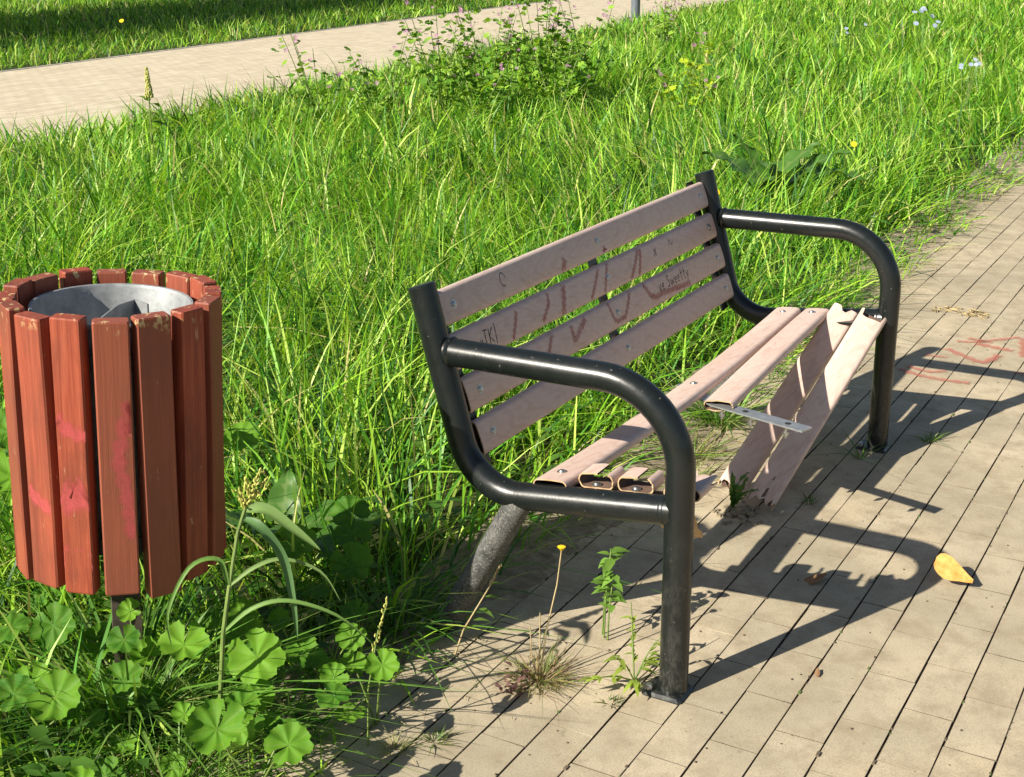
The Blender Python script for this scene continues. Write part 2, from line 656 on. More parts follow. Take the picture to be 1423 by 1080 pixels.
d = Vector((math.cos(PA), math.sin(PA), 0))
nrm = Vector((-math.sin(PA), math.cos(PA), 0))
o0 = Vector((-10, near_edge(-10), -0.004))
w_path = (far_edge(0) - near_edge(0)) * math.cos(PA)
fp = mesh_from('far_path', [(0, 0, 0), (70, 0, 0), (70, w_path, 0), (0, w_path, 0)], [(0, 1, 2, 3)])
far_path = link('far_path', fp, M['far'], kind='structure')
far_path.location = o0
far_path.rotation_euler = (0, 0, PA)
vs, fs = chamfer_box((-0.495, -0.04, -0.2), (0.495, 0.04, 0.006), 0.004)
kerb_me = mesh_from('kerb_stone', vs, fs)
kerb_me.materials.append(M['kerb'])
for k in range(12, 60):
    link('kerb_stone', kerb_me, None, far_path, T(k + 0.5, w_path + 0.045, 0))
    link('kerb_stone', kerb_me, None, far_path, T(k + 0.5, -0.045, 0))

# thin dry soil spilling from the verge on to the pavers


def fbm(x, y, s, seed):
    r = np.random.default_rng(seed)
    out = np.zeros_like(np.asarray(x, float))
    for o in range(4):
        for _ in range(3):
            a = r.uniform(0, 6.283)
            ph = r.uniform(0, 6.283)
            k = s * 2 ** o * r.uniform(0.7, 1.3)
            out = out + np.sin((x * math.cos(a) + y * math.sin(a)) * k + ph) / 2 ** o / 3
    return out


gx = np.linspace(-1.4, 9.0, 520)
gy = np.linspace(0.05, 0.75, 60)
XX, YY = np.meshgrid(gx, gy, indexing='ij')
edge = 0.565 + 0.03 * fbm(XX, XX * 0, 3.0, 3) - 0.05 * (XX > 1.8) - 0.09 * np.exp(-((XX - 0.28) / 0.35) ** 2) - 0.16 * np.exp(-((XX - 1.15) / 0.4) ** 2) 
ZZ = np.clip((YY - edge) * 0.10, -0.02, 0.02) + 0.004 * fbm(XX, YY, 26, 5) + 0.003 * fbm(XX, YY, 70, 6)
V = np.c_[XX.ravel(), YY.ravel(), ZZ.ravel()]
FS = []
ny = len(gy)
zr = ZZ
for i in range(len(gx) - 1):
    for j in range(ny - 1):
        if max(zr[i, j], zr[i + 1, j], zr[i, j + 1], zr[i + 1, j + 1]) > -0.002:
            FS.append((i * ny + j, (i + 1) * ny + j, (i + 1) * ny + j + 1, i * ny + j + 1))
so = mesh_from('soil_edge', V, FS, True)
link('soil_edge', so, M['soil'], kind='structure')

# ------------------------------------------------------------------ bench
L = 1.563
BO = Vector((L / 2, 0.25, 0.0))
bench = thing('park_bench', 'vandalised park bench with black tube frame and broken pinkish brown seat slats', 'bench', BO)


def back_y(z):
    return 0.592 - 0.335 * (0.78 - z)


def side_frame(x, label):
    o = Vector((x, 0.25, 0))
    root_m = T(*(o - BO))
    f = MB(o)
    R = 0.030
    # back upright bending into the seat rail
    path = fillet([(x, back_y(0.795), 0.795), (x, 0.476, 0.352), (x, 0.010, 0.4068)], [0.115], 10)
    f.tube(path, R, 20)
    # armrest bending down into the front leg
    path = fillet([(x, back_y(0.661) - 0.018, 0.661), (x, 0.0, 0.6635), (x, 0.0, 0.008)], [0.172], 12)
    f.tube(path, R, 20)
    # weld beads
    for c, ax, rr in (((x, back_y(0.661) - 0.027, 0.661), (0, -1, 0), 0.0335), ((x, 0.0300, 0.4049), (0, -1, 0.1), 0.0318)):
        c = Vector(c)
        a = Vector(ax).normalized()
        f.tube([c - a * 0.005, c, c + a * 0.005], [0.0305, rr, 0.0305], 20, False)
    fr = f.build('side_frame', M['frame'], bench, matrix=root_m)
    if label:
        fr['label'] = label
    c = MB(o)
    q = Vector((x, back_y(0.795), 0.795))
    a = Vector((0, 0.335, 1)).normalized()
    c.tube([q - a * 0.004, q + a * 0.001, q + a * 0.004], [0.0306, 0.0306, 0.027], 20)
    c.build('end_cap', M['frame'], fr)
    # rear leg, welded under the bend
    l_ = MB(o)
    l_.tube([(x, 0.362, 0.356), (x, 0.478, 0.150), (x, 0.563, 0.0)], 0.0295, 18)
    l_.build('rear_leg', M['dusty'], fr)
    # foot plates with bolt
    for (yy, sgn) in ((0.0, 1), (0.563, 1)):
        p_ = MB(o)
        p_.box((x - 0.045, yy - 0.035, -0.002), (x + 0.035, yy + 0.055, 0.008), 0.006)
        fp_ = p_.build('foot_plate', M['frame'], fr, smooth=False)
        b_ = MB(o)
        b_.tube([(x - 0.028, yy + 0.042, 0.008), (x - 0.028, yy + 0.042, 0.016), (x - 0.028, yy + 0.042, 0.019)], [0.009, 0.009, 0.006], 6)
        b_.build('anchor_bolt', M['bolt'], fr, smooth=False)
    return fr


side_frame(0.0, None)
side_frame(L, None)

# flat bars the slats are bolted to
sv = Vector((0, 0.345, 1)).normalized()
nv = Vector((0, -1, 0.345)).normalized()


def front_pt(x, z):
    return Vector((x, 0.59 - 0.345 * (0.78 - z), z))


TH = 0.026
for x, w, z0, z1 in ((0.062, 0.044, 0.40, 0.785), (L / 2, 0.040, 0.425, 0.775), (L - 0.062, 0.044, 0.40, 0.785)):
    b = MB(BO)
    a = front_pt(x, z0) - nv * (TH + 0.0045)
    c = front_pt(x, z1) - nv * (TH + 0.0045)
    vs = []
    for q in (a, c):
        for sx in (-1, 1):
            for sn in (-1, 1):
                vs.append(q + Vector((sx * w / 2, 0, 0)) + nv * 0.003 * sn)
    b.add(vs, [(0, 1, 3, 2), (4, 6, 7, 5), (0, 4, 5, 1), (2, 3, 7, 6), (0, 2, 6, 4), (1, 5, 7, 3)])
    b.build('mounting_bar', M['frame'], bench, smooth=False)
# seat mounting brackets inside each frame
for x in (0.055, L - 0.055):
    b = MB(BO)
    vs = []
    for y in (0.34, -0.0):
        z = 0.4424 - 0.1 * y - TH - 0.006
        for sx in (-1, 1):
            for sn in (-1, 1):
                vs.append(Vector((x + sx * 0.024, y, z + sn * 0.003)))
    b.add(vs, [(0, 1, 3, 2), (4, 6, 7, 5), (0, 4, 5, 1), (2, 3, 7, 6), (0, 2, 6, 4), (1, 5, 7, 3)])
    b.build('mounting_bar', M['frame'], bench, smooth=False)


def section(w=0.080, t=TH, r=0.0122, inset=0.0, n=5):
    """closed loop (y,z), top centre at z=0, counter-clockwise; slightly crowned top"""
    w2, r2 = w / 2 - inset, max(r - inset, 0.002)
    z1, z0 = -inset, -t + inset
    pts = []
    for cx, cz, a0 in ((w2 - r2, z1 - r2, 0), (-w2 + r2, z1 - r2, 90), (-w2 + r2, z0 + r2, 180), (w2 - r2, z0 + r2, 270)):
        for k in range(n + 1):
            a = math.radians(a0 + 90 * k / n)
            pts.append((cx + r2 * math.cos(a), cz + r2 * math.sin(a)))
        if a0 == 0:      # crown in the middle of the top face
            for s in (0.6, 0.2, -0.2, -0.6):
                pts.append((s * (w2 - r2), z1 + 0.0012 * (1 - s * s)))
        if a0 == 180:
            for s in (-0.5, 0.0, 0.5):
                pts.append((s * (w2 - r2), z0))
    return pts


OUT = section()
INN = section(inset=0.0028)
NS = len(OUT)


def slat_mesh(length, jag0=0.0, jag1=0.0, bend=None, seed=1, nx=10, skip=(), notch1=None, crush0=0.0):
    """hollow extruded slat along x, centred, with its walls; jag tears an end"""
    r = random.Random(seed)
    j0 = [r.uniform(0, jag0) for _ in range(NS)]
    j1 = [r.uniform(0, jag1) for _ in range(NS)]
    if notch1:
        for k in range(NS):
            y, z = OUT[k]
            if z > -0.008 and abs(y) < notch1[0]:
                j1[k] = notch1[1] + r.uniform(0, 0.006)
    vs = []
    for i in range(nx + 1):
        s = i / nx
        for loop in (OUT, INN):
            for k in range(NS):
                x0 = -length / 2 + j0[k]
                x1 = length / 2 - j1[k]
                x = x0 + (x1 - x0) * s
                y, z = loop[k]
                if crush0 and i < 2:
                    q = crush0 * (1 - i / 2.0)
                    z = z * (1 - 0.75 * q) - 0.004 * q + math.sin(y * 160) * 0.008 * q
                v = Vector((x, y, z))
                if bend:
                    v = bend(v)
                vs.append(v)
    fs, mi = [], []
    S = 2 * NS
    for i in range(nx):
        for k in range(NS):
            k2 = (k + 1) % NS
            if k in skip:
                continue
            fs.append((i * S + k, i * S + k2, (i + 1) * S + k2, (i + 1) * S + k)[::-1])
            mi.append(0)
            fs.append((i * S + NS + k, i * S + NS + k2, (i + 1) * S + NS + k2, (i + 1) * S + NS + k))
            mi.append(1)
    for i, flip in ((0, False), (nx, True)):
        for k in range(NS):
            k2 = (k + 1) % NS
            if k in skip:
                continue
            q = (i * S + k, i * S + k2, i * S + NS + k2, i * S + NS + k)
            fs.append(q[::-1] if flip else q)
            mi.append(2)
    me = mesh_from('slat', vs, fs, True, 35)
    for mt in (M['slat'], M['inner'], M['torn']):
        me.materials.append(mt)
    me.polygons.foreach_set('material_index', mi)
    return me


def basis(xa, ya, za, loc):
    mm = Matrix((xa, ya, za)).transposed().to_4x4()
    mm.translation = Vector(loc) - BO
    return mm


# bolt: domed head, shared
bm_ = MB()
bm_.tube([(0, 0, -0.001), (0, 0, 0.0012), (0, 0, 0.0012), (0, 0, 0.0038), (0, 0, 0.0048)], [0.0105, 0.0105, 0.0072, 0.0060, 0.0030], 12)
bolt_me = mesh_from('bolt', bm_.v, bm_.f, True, 35)
bolt_me.materials.append(M['bolt'])

xv = Vector((1, 0, 0))
LEN = L - 0.068
back_slats = []
for k, z in enumerate((0.738, 0.646, 0.5545, 0.4625)):
    me = slat_mesh(LEN, seed=k, nx=12)
    s_ = link('back_slat', me, None, bench, basis(xv, sv, nv, front_pt(L / 2, z)))
    back_slats.append(s_)
    for xb in (0.087, L / 2, L - 0.081):
        link('bolt', bolt_me, None, s_, T(xb - L / 2, 0.0, 0.0008))
# the rear seat slat is whole; the next one is broken off in the middle
ys = Vector((0, 1, -0.1)).normalized()
zs = Vector((0, 0.1, 1)).normalized()


def seat_pt(x, y, dz=0):
    return Vector((x, y, 0.4424 - 0.1 * y + dz))


sag = lambda v: Vector((v.x, v.y, v.z - 0.020 * (1 - (v.x / (LEN / 2)) ** 2)))
s_ = link('seat_slat', slat_mesh(LEN + 0.03, seed=11, bend=sag, nx=14), None, bench, basis(xv, ys, zs, seat_pt(L / 2 - 0.015, 0.295)),
          label='rearmost seat slat, still whole from side to side')
for xb in (0.060, L / 2, L - 0.080):
    link('bolt', bolt_me, None, s_, T(xb - L / 2 + 0.015, 0.0, 0.0008 - 0.020 * (1 - ((xb - L / 2) / (LEN / 2)) ** 2)))
hb = (L - 0.034 - 0.715)
droop = lambda v: Vector((v.x, v.y, v.z - 0.042 * max(0.0, (hb / 2 - v.x) / hb) ** 1.3))
s_ = link('seat_slat', slat_mesh(hb, jag0=0.008, seed=12, bend=droop, nx=10), None, bench,
          basis(xv, ys, zs, seat_pt(L - 0.034 - hb / 2, 0.205)), label='second seat slat, broken off hollow at its middle')
link('bolt', bolt_me, None, s_, T(hb / 2 - 0.05, 0.0, 0.0008))

# two front slats snapped: pieces lean from the far frame to the ground


def leaning(a, b, yref, name_label, seed, **kw):
    a, b = Vector(a), Vector(b)
    xa = (b - a).normalized()
    za = xa.cross(Vector(yref)).normalized()
    ya = za.cross(xa)
    me = slat_mesh((b - a).length, seed=seed, nx=14, **kw)
    return link('broken_slat', me, None, bench, basis(xa, ya, za, (a + b) / 2), label=name_label)


leaning((0.972, 0.250, 0.036), (1.535, 0.118, 0.434), (-0.03, 1, 0.40), 'broken slat with open hollow end, leaning from far frame to ground', 21,
        jag0=0.02, notch1=(0.014, 0.012))
leaning((0.925, 0.150, 0.030), (1.500, 0.024, 0.440), (0.02, 1, 0.42), 'foremost broken slat with torn forked end and crushed foot on the paving', 22,
        jag0=0.03, notch1=(0.029, 0.022), crush0=1.0)
# stubs left on the near frame
top_mid = [k for k in range(NS) if OUT[k][1] > -0.002 and -0.017 < OUT[k][0] < 0.004]
for y, seed, lab in ((0.205, 31, 'torn stub of the second seat slat on near frame'), (0.115, 32, 'torn stub of the third seat slat on near frame')):
    me = slat_mesh(0.06, jag0=0.003, jag1=0.004, seed=seed, nx=3, skip=top_mid)
    s_ = link('slat_stub', me, None, bench, basis(Vector((1, 0, 0)), ys, zs * 1.3, seat_pt(0.066, y, 0.012)), label=lab)
    link('bolt', bolt_me, None, s_, T(-0.018, 0.004, -TH + 0.004))
me = slat_mesh(0.10, jag1=0.05, seed=33, nx=3)
s_ = link('slat_stub', me, None, bench, basis(xv, ys, zs, seat_pt(0.086, 0.012)), label='stub of the front seat slat behind near leg')
# torn lower shell hanging under the near rail
r3 = random.Random(4)
mbx = MB(BO)
vs, fs = [], []
for i in range(8):
    for j in range(6):
        u, v = i / 7, j / 5
        xx = 0.06 + 0.13 * u + r3.uniform(-.006, .006) * (j in (0, 5))
        yy = 0.10 - 0.10 * v + 0.02 * u
        zz = 0.385 - 0.115 * u - 0.012 * math.sin(v * math.pi) + 0.004 * math.sin(u * 9)
        vs.append((xx, yy, zz))
for i in range(7):
    for j in range(5):
        fs.append((i * 6 + j, (i + 1) * 6 + j, (i + 1) * 6 + j + 1, i * 6 + j + 1))
n0 = len(vs)
vs2 = vs + [(a, b, c - 0.003) for a, b, c in vs]
fs2 = fs + [tuple(q + n0 for q in f[::-1]) for f in fs]
for i in range(7):
    fs2.append((i * 6, i * 6 + n0, (i + 1) * 6 + n0, (i + 1) * 6))
    fs2.append((i * 6 + 5, (i + 1) * 6 + 5, (i + 1) * 6 + 5 + n0, i * 6 + 5 + n0))
for j in range(5):
    fs2.append((42 + j, 42 + j + n0, 42 + j + 1 + n0, 42 + j + 1))
    fs2.append((j, j + 1, j + 1 + n0, j + n0))
mbx.add(vs2, fs2)
mbx.build('slat_fragment', M['torn'], bench, label='torn brown shell hanging below the near seat rail')

# bare centre strap that held the seat slats, with loose bolts hanging from it
st = MB(BO)
c0, c1, c2 = Vector((0.778, 0.325, 0.386)), Vector((0.738, 0.215, 0.3635)), Vector((0.672, -0.045, 0.3615))
pts = [c0, c1.lerp(c0, 0.25), c1, c1.lerp(c2, 0.3), c1.lerp(c2, 0.65), c2]
wd = Vector((0.020, -0.006, 0))
vs = []
for q in pts:
    for a in (-1, 1):
        for h in (0, 0.004):
            vs.append(q + wd * a + Vector((0, 0, h)))
fs = [(0, 1, 3, 2), (20, 22, 23, 21)]
for i in range(5):
    a = i * 4
    fs += [(a, a + 4, a + 5, a + 1), (a + 2, a + 3, a + 7, a + 6), (a, a + 2, a + 6, a + 4), (a + 1, a + 5, a + 7, a + 3)]
st.add(vs, fs)
strap = st.build('centre_strap', M['galv'], bench, smooth=False)
for t_, dark in ((0.34, 1), (0.80, 1)):
    q = c1.lerp(c2, t_)
    h = MB(BO)
    h.tube([q + Vector((0, 0, 0.0042)), q + Vector((0, 0, 0.0047))], 0.008, 10)
    h.build('bolt_hole', M['dark'], strap)
for t_ in (0.08, 0.40, 0.78):
    q = c1.lerp(c2, t_) + Vector((-0.012, -0.004, 0))
    h = MB(BO)
    h.tube([q + Vector((0, 0, 0.0)), q + Vector((0.002, 0, -0.030))], 0.0038, 8)
    h.tube([q + Vector((0.001, 0, -0.014)), q + Vector((0.0015, 0, -0.022))], 0.0078, 6)
    h.build('hanging_bolt', M['bolt'], strap)

# ---- graffiti ribbons on the slats


def ribbon(paths, widths, to3d, parent, name, mat, sub=6, joined=False):
    """soft-edged strokes; to3d maps (u,v) to a point, cover attribute 0..1..0 across"""
    if not joined and len(paths) > 1:
        for a, b in zip(paths, widths):
            ribbon([a], [b], to3d, parent, name, mat, sub)
        return None
    vs, fs, cov = [], [], []
    for path, w in zip(paths, widths):
        P = [Vector((a, b)) for a, b in path]
        Q = []
        for i in range(len(P) - 1):
            p0 = P[max(i - 1, 0)]
            p3 = P[min(i + 2, len(P) - 1)]
            for k in range(sub):
                t = k / sub
                a, b = P[i], P[i + 1]
                Q.append(0.5 * ((2 * a) + (b - p0) * t + (2 * p0 - 5 * a + 4 * b - p3) * t * t + (3 * a - p0 - 3 * b + p3) * t ** 3))
        Q.append(P[-1])
        base = len(vs)
        for i, q in enumerate(Q):
            a = Q[max(i - 1, 0)]
            b = Q[min(i + 1, len(Q) - 1)]
            t = (b - a)
            t = t.normalized() if t.length > 0 else Vector((1, 0))
            nn = Vector((-t.y, t.x))
            ww = w * (0.85 + 0.25 * math.sin(i * 1.7 + base))
            endf = 0.25 if i in (0, len(Q) - 1) else 1.0
            for s, c in ((-1.0, 0), (-0.45, 1), (0.45, 1), (1.0, 0)):
                vs.append(Vector(to3d(q.x + nn.x * s * ww, q.y + nn.y * s * ww)))
                cov.append(c * endf)
        for i in range(len(Q) - 1):
            for k in range(3):
                a = base + i * 4 + k
                fs.append((a, a + 1, a + 5, a + 4))
    if not vs:
        return None
    me = mesh_from(name, vs, fs, True)
    at = me.attributes.new('cover', 'FLOAT', 'POINT')
    at.data.foreach_set('value', cov)
    return link(name, me, mat, parent, kind='stuff' if joined else None)


RED = [([(0.316, 0.669), (0.274, 0.617)], .006), ([(0.47, 0.676), (0.462, 0.652), (0.417, 0.62)], .006),
       ([(0.596, 0.732), (0.58, 0.71), (0.554, 0.68), (0.532, 0.639), (0.517, 0.604)], .010),
       ([(0.533, 0.583), (0.528, 0.546), (0.545, 0.55), (0.611, 0.582)], .008), ([(0.748, 0.678), (0.673, 0.616)], .006),
       ([(0.80, 0.717), (0.815, 0.709), (0.80, 0.703)], .009), ([(0.805, 0.688), (0.747, 0.614)], .0055),
       ([(0.739, 0.597), (0.752, 0.545), (0.766, 0.535), (0.815, 0.536), (0.879, 0.59), (0.99, 0.678)], .0065),
       ([(1.003, 0.675), (0.96, 0.614)], .007), ([(0.952, 0.602), (0.985, 0.552), (1.02, 0.540), (1.059, 0.543), (1.253, 0.528)], .008),
       ([(0.439, 0.587), (0.395, 0.547)], .006)]
DARK = []


def letters(txt, x, z, h, slant=0.15):
    """simple one-line hand lettering made of strokes"""
    S = {'v': [[(0, .6), (.25, 0), (.5, .6)]], 'e': [[(.05, .3), (.45, .35), (.4, .6), (.1, .55), (0, .25), (.15, 0), (.45, .08)]],
         's': [[(.5, .85), (.3, 1), (.05, .8), (.45, .4), (.4, .08), (0, .1)]], 'w': [[(0, .6), (.15, 0), (.35, .5), (.5, 0), (.7, .6)]],
         't': [[(.2, 1), (.2, .05), (.4, 0)], [(0, .65), (.45, .65)]], 'y': [[(0, .6), (.25, .1)], [(.5, .6), (.1, -.4)]],
         'T': [[(.25, 1), (.25, 0)], [(0, 1), (.55, .95)]], 'K': [[(0, 1), (0, 0)], [(.5, 1), (0, .45), (.5, 0)]],
         'x': [[(0, .7), (.5, 0)], [(.5, .7), (0, 0)]], 'l': [[(.1, 1.2), (.12, -.2)]], 'n': [[(0, .5), (.02, 0)], [(.2, .5), (.22, 0)]]}
    for ch in txt:
        if ch == ' ':
            x += .5 * h
            continue
        wmax = 0
        for st_ in S[ch]:
            DARK.append(([(x + (u + slant * v) * h, z + v * h) for u, v in st_], 0.0016))
            wmax = max(wmax, max(u for u, v in st_))
        x += (wmax + 0.22) * h


letters('ve sweetty', 1.045, 0.548, 0.031)
letters('x', 1.075, 0.640, 0.03)
letters('nTKl', 0.140, 0.630, 0.032)
DARK += [([(0.30 + .012 * math.cos(a), 0.745 + .016 * math.sin(a)) for a in np.linspace(0, 5.2, 7)], .0013),
         ([(1.18, 0.65), (1.19, 0.665), (1.20, 0.645), (1.21, 0.66)], .0013)]
for k, z in enumerate((0.738, 0.646, 0.5545, 0.4625)):
    lo, hi = z - 0.0365, z + 0.0365

    def clip(paths):
        out, ws = [], []
        for path, w in paths:
            dense = []
            for (a, b) in zip(path[:-1], path[1:]):
                n_ = max(2, int(math.hypot(b[0] - a[0], b[1] - a[1]) / 0.004))
                for i in range(n_):
                    t = i / n_
                    dense.append((a[0] + (b[0] - a[0]) * t, a[1] + (b[1] - a[1]) * t))
            dense.append(path[-1])
            cur = []
            for q in dense:
                if lo < q[1] < hi:
                    cur.append(q)
                else:
                    if len(cur) > 2:
                        out.append(cur[::2] + [cur[-1]])
                        ws.append(w)
                    cur = []
            if len(cur) > 2:
                out.append(cur[::2] + [cur[-1]])
                ws.append(w)
        return out, ws

    zz_ = z

    def to3(u, v):
        yy = min(max((v - zz_) / sv.z, -0.0388), 0.0388)
        w2 = 0.040 - 0.0122
        if abs(yy) > w2:
            dd = abs(yy) - w2
            zt = -0.0122 + math.sqrt(max(0.0122 ** 2 - dd * dd, 0)) + 0.0005
        else:
            zt = 0.0012 * (1 - (yy / w2) ** 2) + 0.0005
        return (u - L / 2, yy, zt)
    p_, w_ = clip([(a_, b_ * 1.45) for a_, b_ in RED])
    ribbon(p_, w_, to3, back_slats[k], 'red_graffiti', M['red'], sub=2)
    p_, w_ = clip(DARK)
    ribbon(p_, w_, to3, back_slats[k], 'marker_scribble', M['ink'], sub=2, joined=True)

GR = [([(2.797, 0.03), (2.832, -0.049), (2.969, -0.176)], .018), ([(2.8, -0.042), (2.784, -0.113), (2.768, -0.184)], .028),
      ([(2.963, -0.19), (2.83, -0.215), (2.704, -0.234)], .03), ([(2.686, 0.044), (2.607, -0.054), (2.575, -0.114), (2.694, -0.15)], .024),
      ([(2.356, 0.135), (2.316, 0.052), (2.304, -0.035), (2.309, -0.122)], .022), ([(2.401, 0.12), (2.374, 0.033), (2.413, -0.017)], .018),
      ([(2.568, 0.093), (2.572, 0.012)], .015), ([(2.50, -0.23), (2.52, -0.30)], .015), ([(2.86, 0.0), (2.84, -0.1)], .02)]
ribbon([a for a, b in GR], [b for a, b in GR], lambda u, v: (u, v, 0.0035), pavement, 'red_graffiti', M['path_red'], sub=8)

# ------------------------------------------------------------------ litter bin
BB = Vector((-0.579, 0.966, 0.0))
axis_top = Vector((-0.5475, 0.918, 0.876))
ax = (axis_top - BB).normalized()
bin_ = thing('litter_bin', 'round litter bin of red brown wooden slats standing in the weeds', 'litter bin', BB)
BAZ = math.atan2(BB.y - CAM.y, BB.x - CAM.x)
xa = Vector((math.cos(BAZ), math.sin(BAZ), 0))
xa = (xa - ax * xa.dot(ax)).normalized()
ya = ax.cross(xa)
RB = Matrix((xa, ya, ax)).transposed().to_4x4()          # bin frame: x away from camera, z along axis
NSL = 16
RAD = 0.183
HB, HT = 0.343, 0.873
SW, SD = 0.059, 0.031
# slat angles: 180 degrees faces the camera
for k in range(NSL):
    a = math.radians(176.5 - 360 * k / NSL)
    r_ = random.Random(k)
    vs, fs = [], []
    n_z = 6
    w2 = SW / 2 + r_.uniform(-0.002, 0.002)
    c = 0.003
    prof = [(-SD / 2, -w2 + c), (-SD / 2 + c, -w2), (SD / 2 - c, -w2), (SD / 2, -w2 + c), (SD / 2, w2 - c), (SD / 2 - c, w2), (-SD / 2 + c, w2), (-SD / 2, w2 - c)]
    h0, h1 = HB + r_.uniform(-0.010, 0.010), HT + r_.uniform(-0.006, 0.006)
    zc = (h0 + h1) / 2
    zs_ = [h0, h0 + 0.003] + [h0 + (h1 - h0) * t for t in (0.25, 0.5, 0.75)] + [h1 - 0.003, h1]
    bow = r_.uniform(-0.003, 0.003)
    for i, z in enumerate(zs_):
        sh = 0.94 if i in (0, len(zs_) - 1) else 1.0
        bb = bow * math.sin((z - h0) / (h1 - h0) * math.pi)
        for (a_, b_) in prof:
            vs.append((a_ * sh + bb, b_ * sh, z - zc))
    nz = len(zs_)
    for i in range(nz - 1):
        for q in range(8):
            q2 = (q + 1) % 8
            fs.append((i * 8 + q, i * 8 + q2, (i + 1) * 8 + q2, (i + 1) * 8 + q))
    fs.append(tuple(reversed(range(8))))
    fs.append(tuple((nz - 1) * 8 + q for q in range(8)))
    me = mesh_from('slat', vs, fs)
    mm = RB @ Matrix.Rotation(a, 4, 'Z') @ T(RAD, 0, zc) @ Matrix.Rotation(r_.uniform(-0.012, 0.012), 4, 'X') @ Matrix.Rotation(r_.uniform(-0.03, 0.03), 4, 'Z')
    s_ = link('slat', me, M['wood'], bin_, mm)
    # pink spray over the slats that face the path
    fx = SD / 2 + bow + 0.0008
    if k in (0, 1, 2):
        pk = {0: ([[(0.026, 0.115), (0.012, 0.055), (0.004, 0.0), (0.014, -0.055), (0.019, -0.105), (0.021, -0.15)],
                   [(0.027, 0.12), (0.024, 0.05)]], [.017, .010]),
              1: ([[(-0.03, 0.08), (0.0, 0.055), (0.03, 0.05)], [(-0.030, -0.06), (0.0, -0.075), (0.03, -0.05)],
                   [(-0.032, -0.19), (0.0, -0.20), (0.03, -0.195)]], [.020, .042, .030]),
              2: ([[(-0.030, -0.07), (0.0, -0.09), (0.03, -0.10)], [(-0.02, -0.19), (0.03, -0.2)]], [.020, .030])}[k]
        ribbon(pk[0], pk[1], lambda u, v: (fx, min(max(u, -0.0270), 0.0270), v), s_, 'pink_graffiti', M['pink'])


def ringed(mb_, prof, n=40, close=False):
    """lathe about the bin axis; prof [(r,z)]"""
    vs, fs = [], []
    for (r, z) in prof:
        for k in range(n):
            a = 2 * math.pi * k / n
            vs.append((RB @ Vector((r * math.cos(a), r * math.sin(a), z))) + BB)
    for i in range(len(prof) - 1):
        for k in range(n):
            k2 = (k + 1) % n
            fs.append((i * n + k, i * n + k2, (i + 1) * n + k2, (i + 1) * n + k))
    mb_.add(vs, fs)


b_ = MB(BB)
ringed(b_, [(0.0005, 0.420), (0.132, 0.420), (0.143, 0.840), (0.1465, 0.843), (0.148, 0.848), (0.1465, 0.852), (0.142, 0.851), (0.139, 0.845), (0.130, 0.425), (0.0005, 0.425)], 48)
bucket = b_.build('bucket', M['zinc'], bin_)
# bent sheet partition lying across the bucket mouth
p_ = MB(BB)
vs, fs = [], []
sp = [(-0.134, 0.040), (-0.054, 0.018), (0.018, -0.011), (0.054, -0.045), (0.018, -0.067)]
for th in (0, 0.003):
    for (a, b) in sp:
        for z in (0.782, 0.843):
            vs.append(RB @ Vector((a, b + th, z)) + BB)
m_ = len(sp) * 2
for i in range(len(sp) - 1):
    a = i * 2
    fs.append((a, a + 2, a + 3, a + 1))
    fs.append((m_ + a, m_ + a + 1, m_ + a + 3, m_ + a + 2))
    fs.append((a + 1, a + 3, m_ + a + 3, m_ + a + 1))
p_.add(vs, fs)
p_.build('partition', M['zinc'], bucket, smooth=False)
# litter in the bottom
h_ = MB(BB)
for zc in (0.43, 0.785):
    h_ = MB(BB)
    ringed(h_, [(RAD - SD / 2 - 0.008, zc - 0.016), (RAD - SD / 2 - 0.0015, zc - 0.016), (RAD - SD / 2 - 0.0015, zc + 0.016), (RAD - SD / 2 - 0.008, zc + 0.016), (RAD - SD / 2 - 0.008, zc - 0.016)], 40)
    hoop = h_.build('hoop', M['dark'], bin_)
p_ = MB(BB)
q0 = lambda x, y, z: RB @ Vector((x, y, z)) + BB
p_.tube([q0(-0.153, -0.040, 0.37), q0(-0.153, -0.040, 0.80)], 0.009, 10)
p_.build('support_rod', M['galv'], bin_)
p_ = MB(BB)
vs = [q0(x, y, z) for x in (-0.028, 0.028) for y in (-0.028, 0.028) for z in (-0.05, 0.42)]
p_.add(vs, [(0, 1, 3, 2), (4, 6, 7, 5), (0, 4, 5, 1), (2, 3, 7, 6), (0, 2, 6, 4), (1, 5, 7, 3)])
post = p_.build('post', M['rust'], bin_, smooth=False)

# the grey post by the far path
lp = thing('lamp_post', 'slender grey post standing at the near kerb of the far path', 'post', (21.9, 10.25, 0))
p_ = MB((21.9, 10.25, 0))
p_.tube([(21.9, 10.25, -0.1), (21.9, 10.25, 1.2), (21.9, 10.25, 4.2)], [0.09, 0.088, 0.06], 20)
p_.build('shaft', M['lamp'], lp)
p_ = MB((21.9, 10.25, 0))
p_.tube([(21.9, 10.25, 0.0), (21.9, 10.25, 0.02)], 0.16, 20)
p_.build('base_plate', M['lamp'], lp)
p_ = MB((21.9, 10.25, 0))
p_.tube([(21.9, 10.25, 4.2), (21.9, 10.25, 4.26), (21.9, 10.25, 4.5), (21.9, 10.25, 4.56)], [0.08, 0.16, 0.22, 0.05], 20)
p_.build('lamp_head', M['lamp'], lp)

# ------------------------------------------------------------------ grass


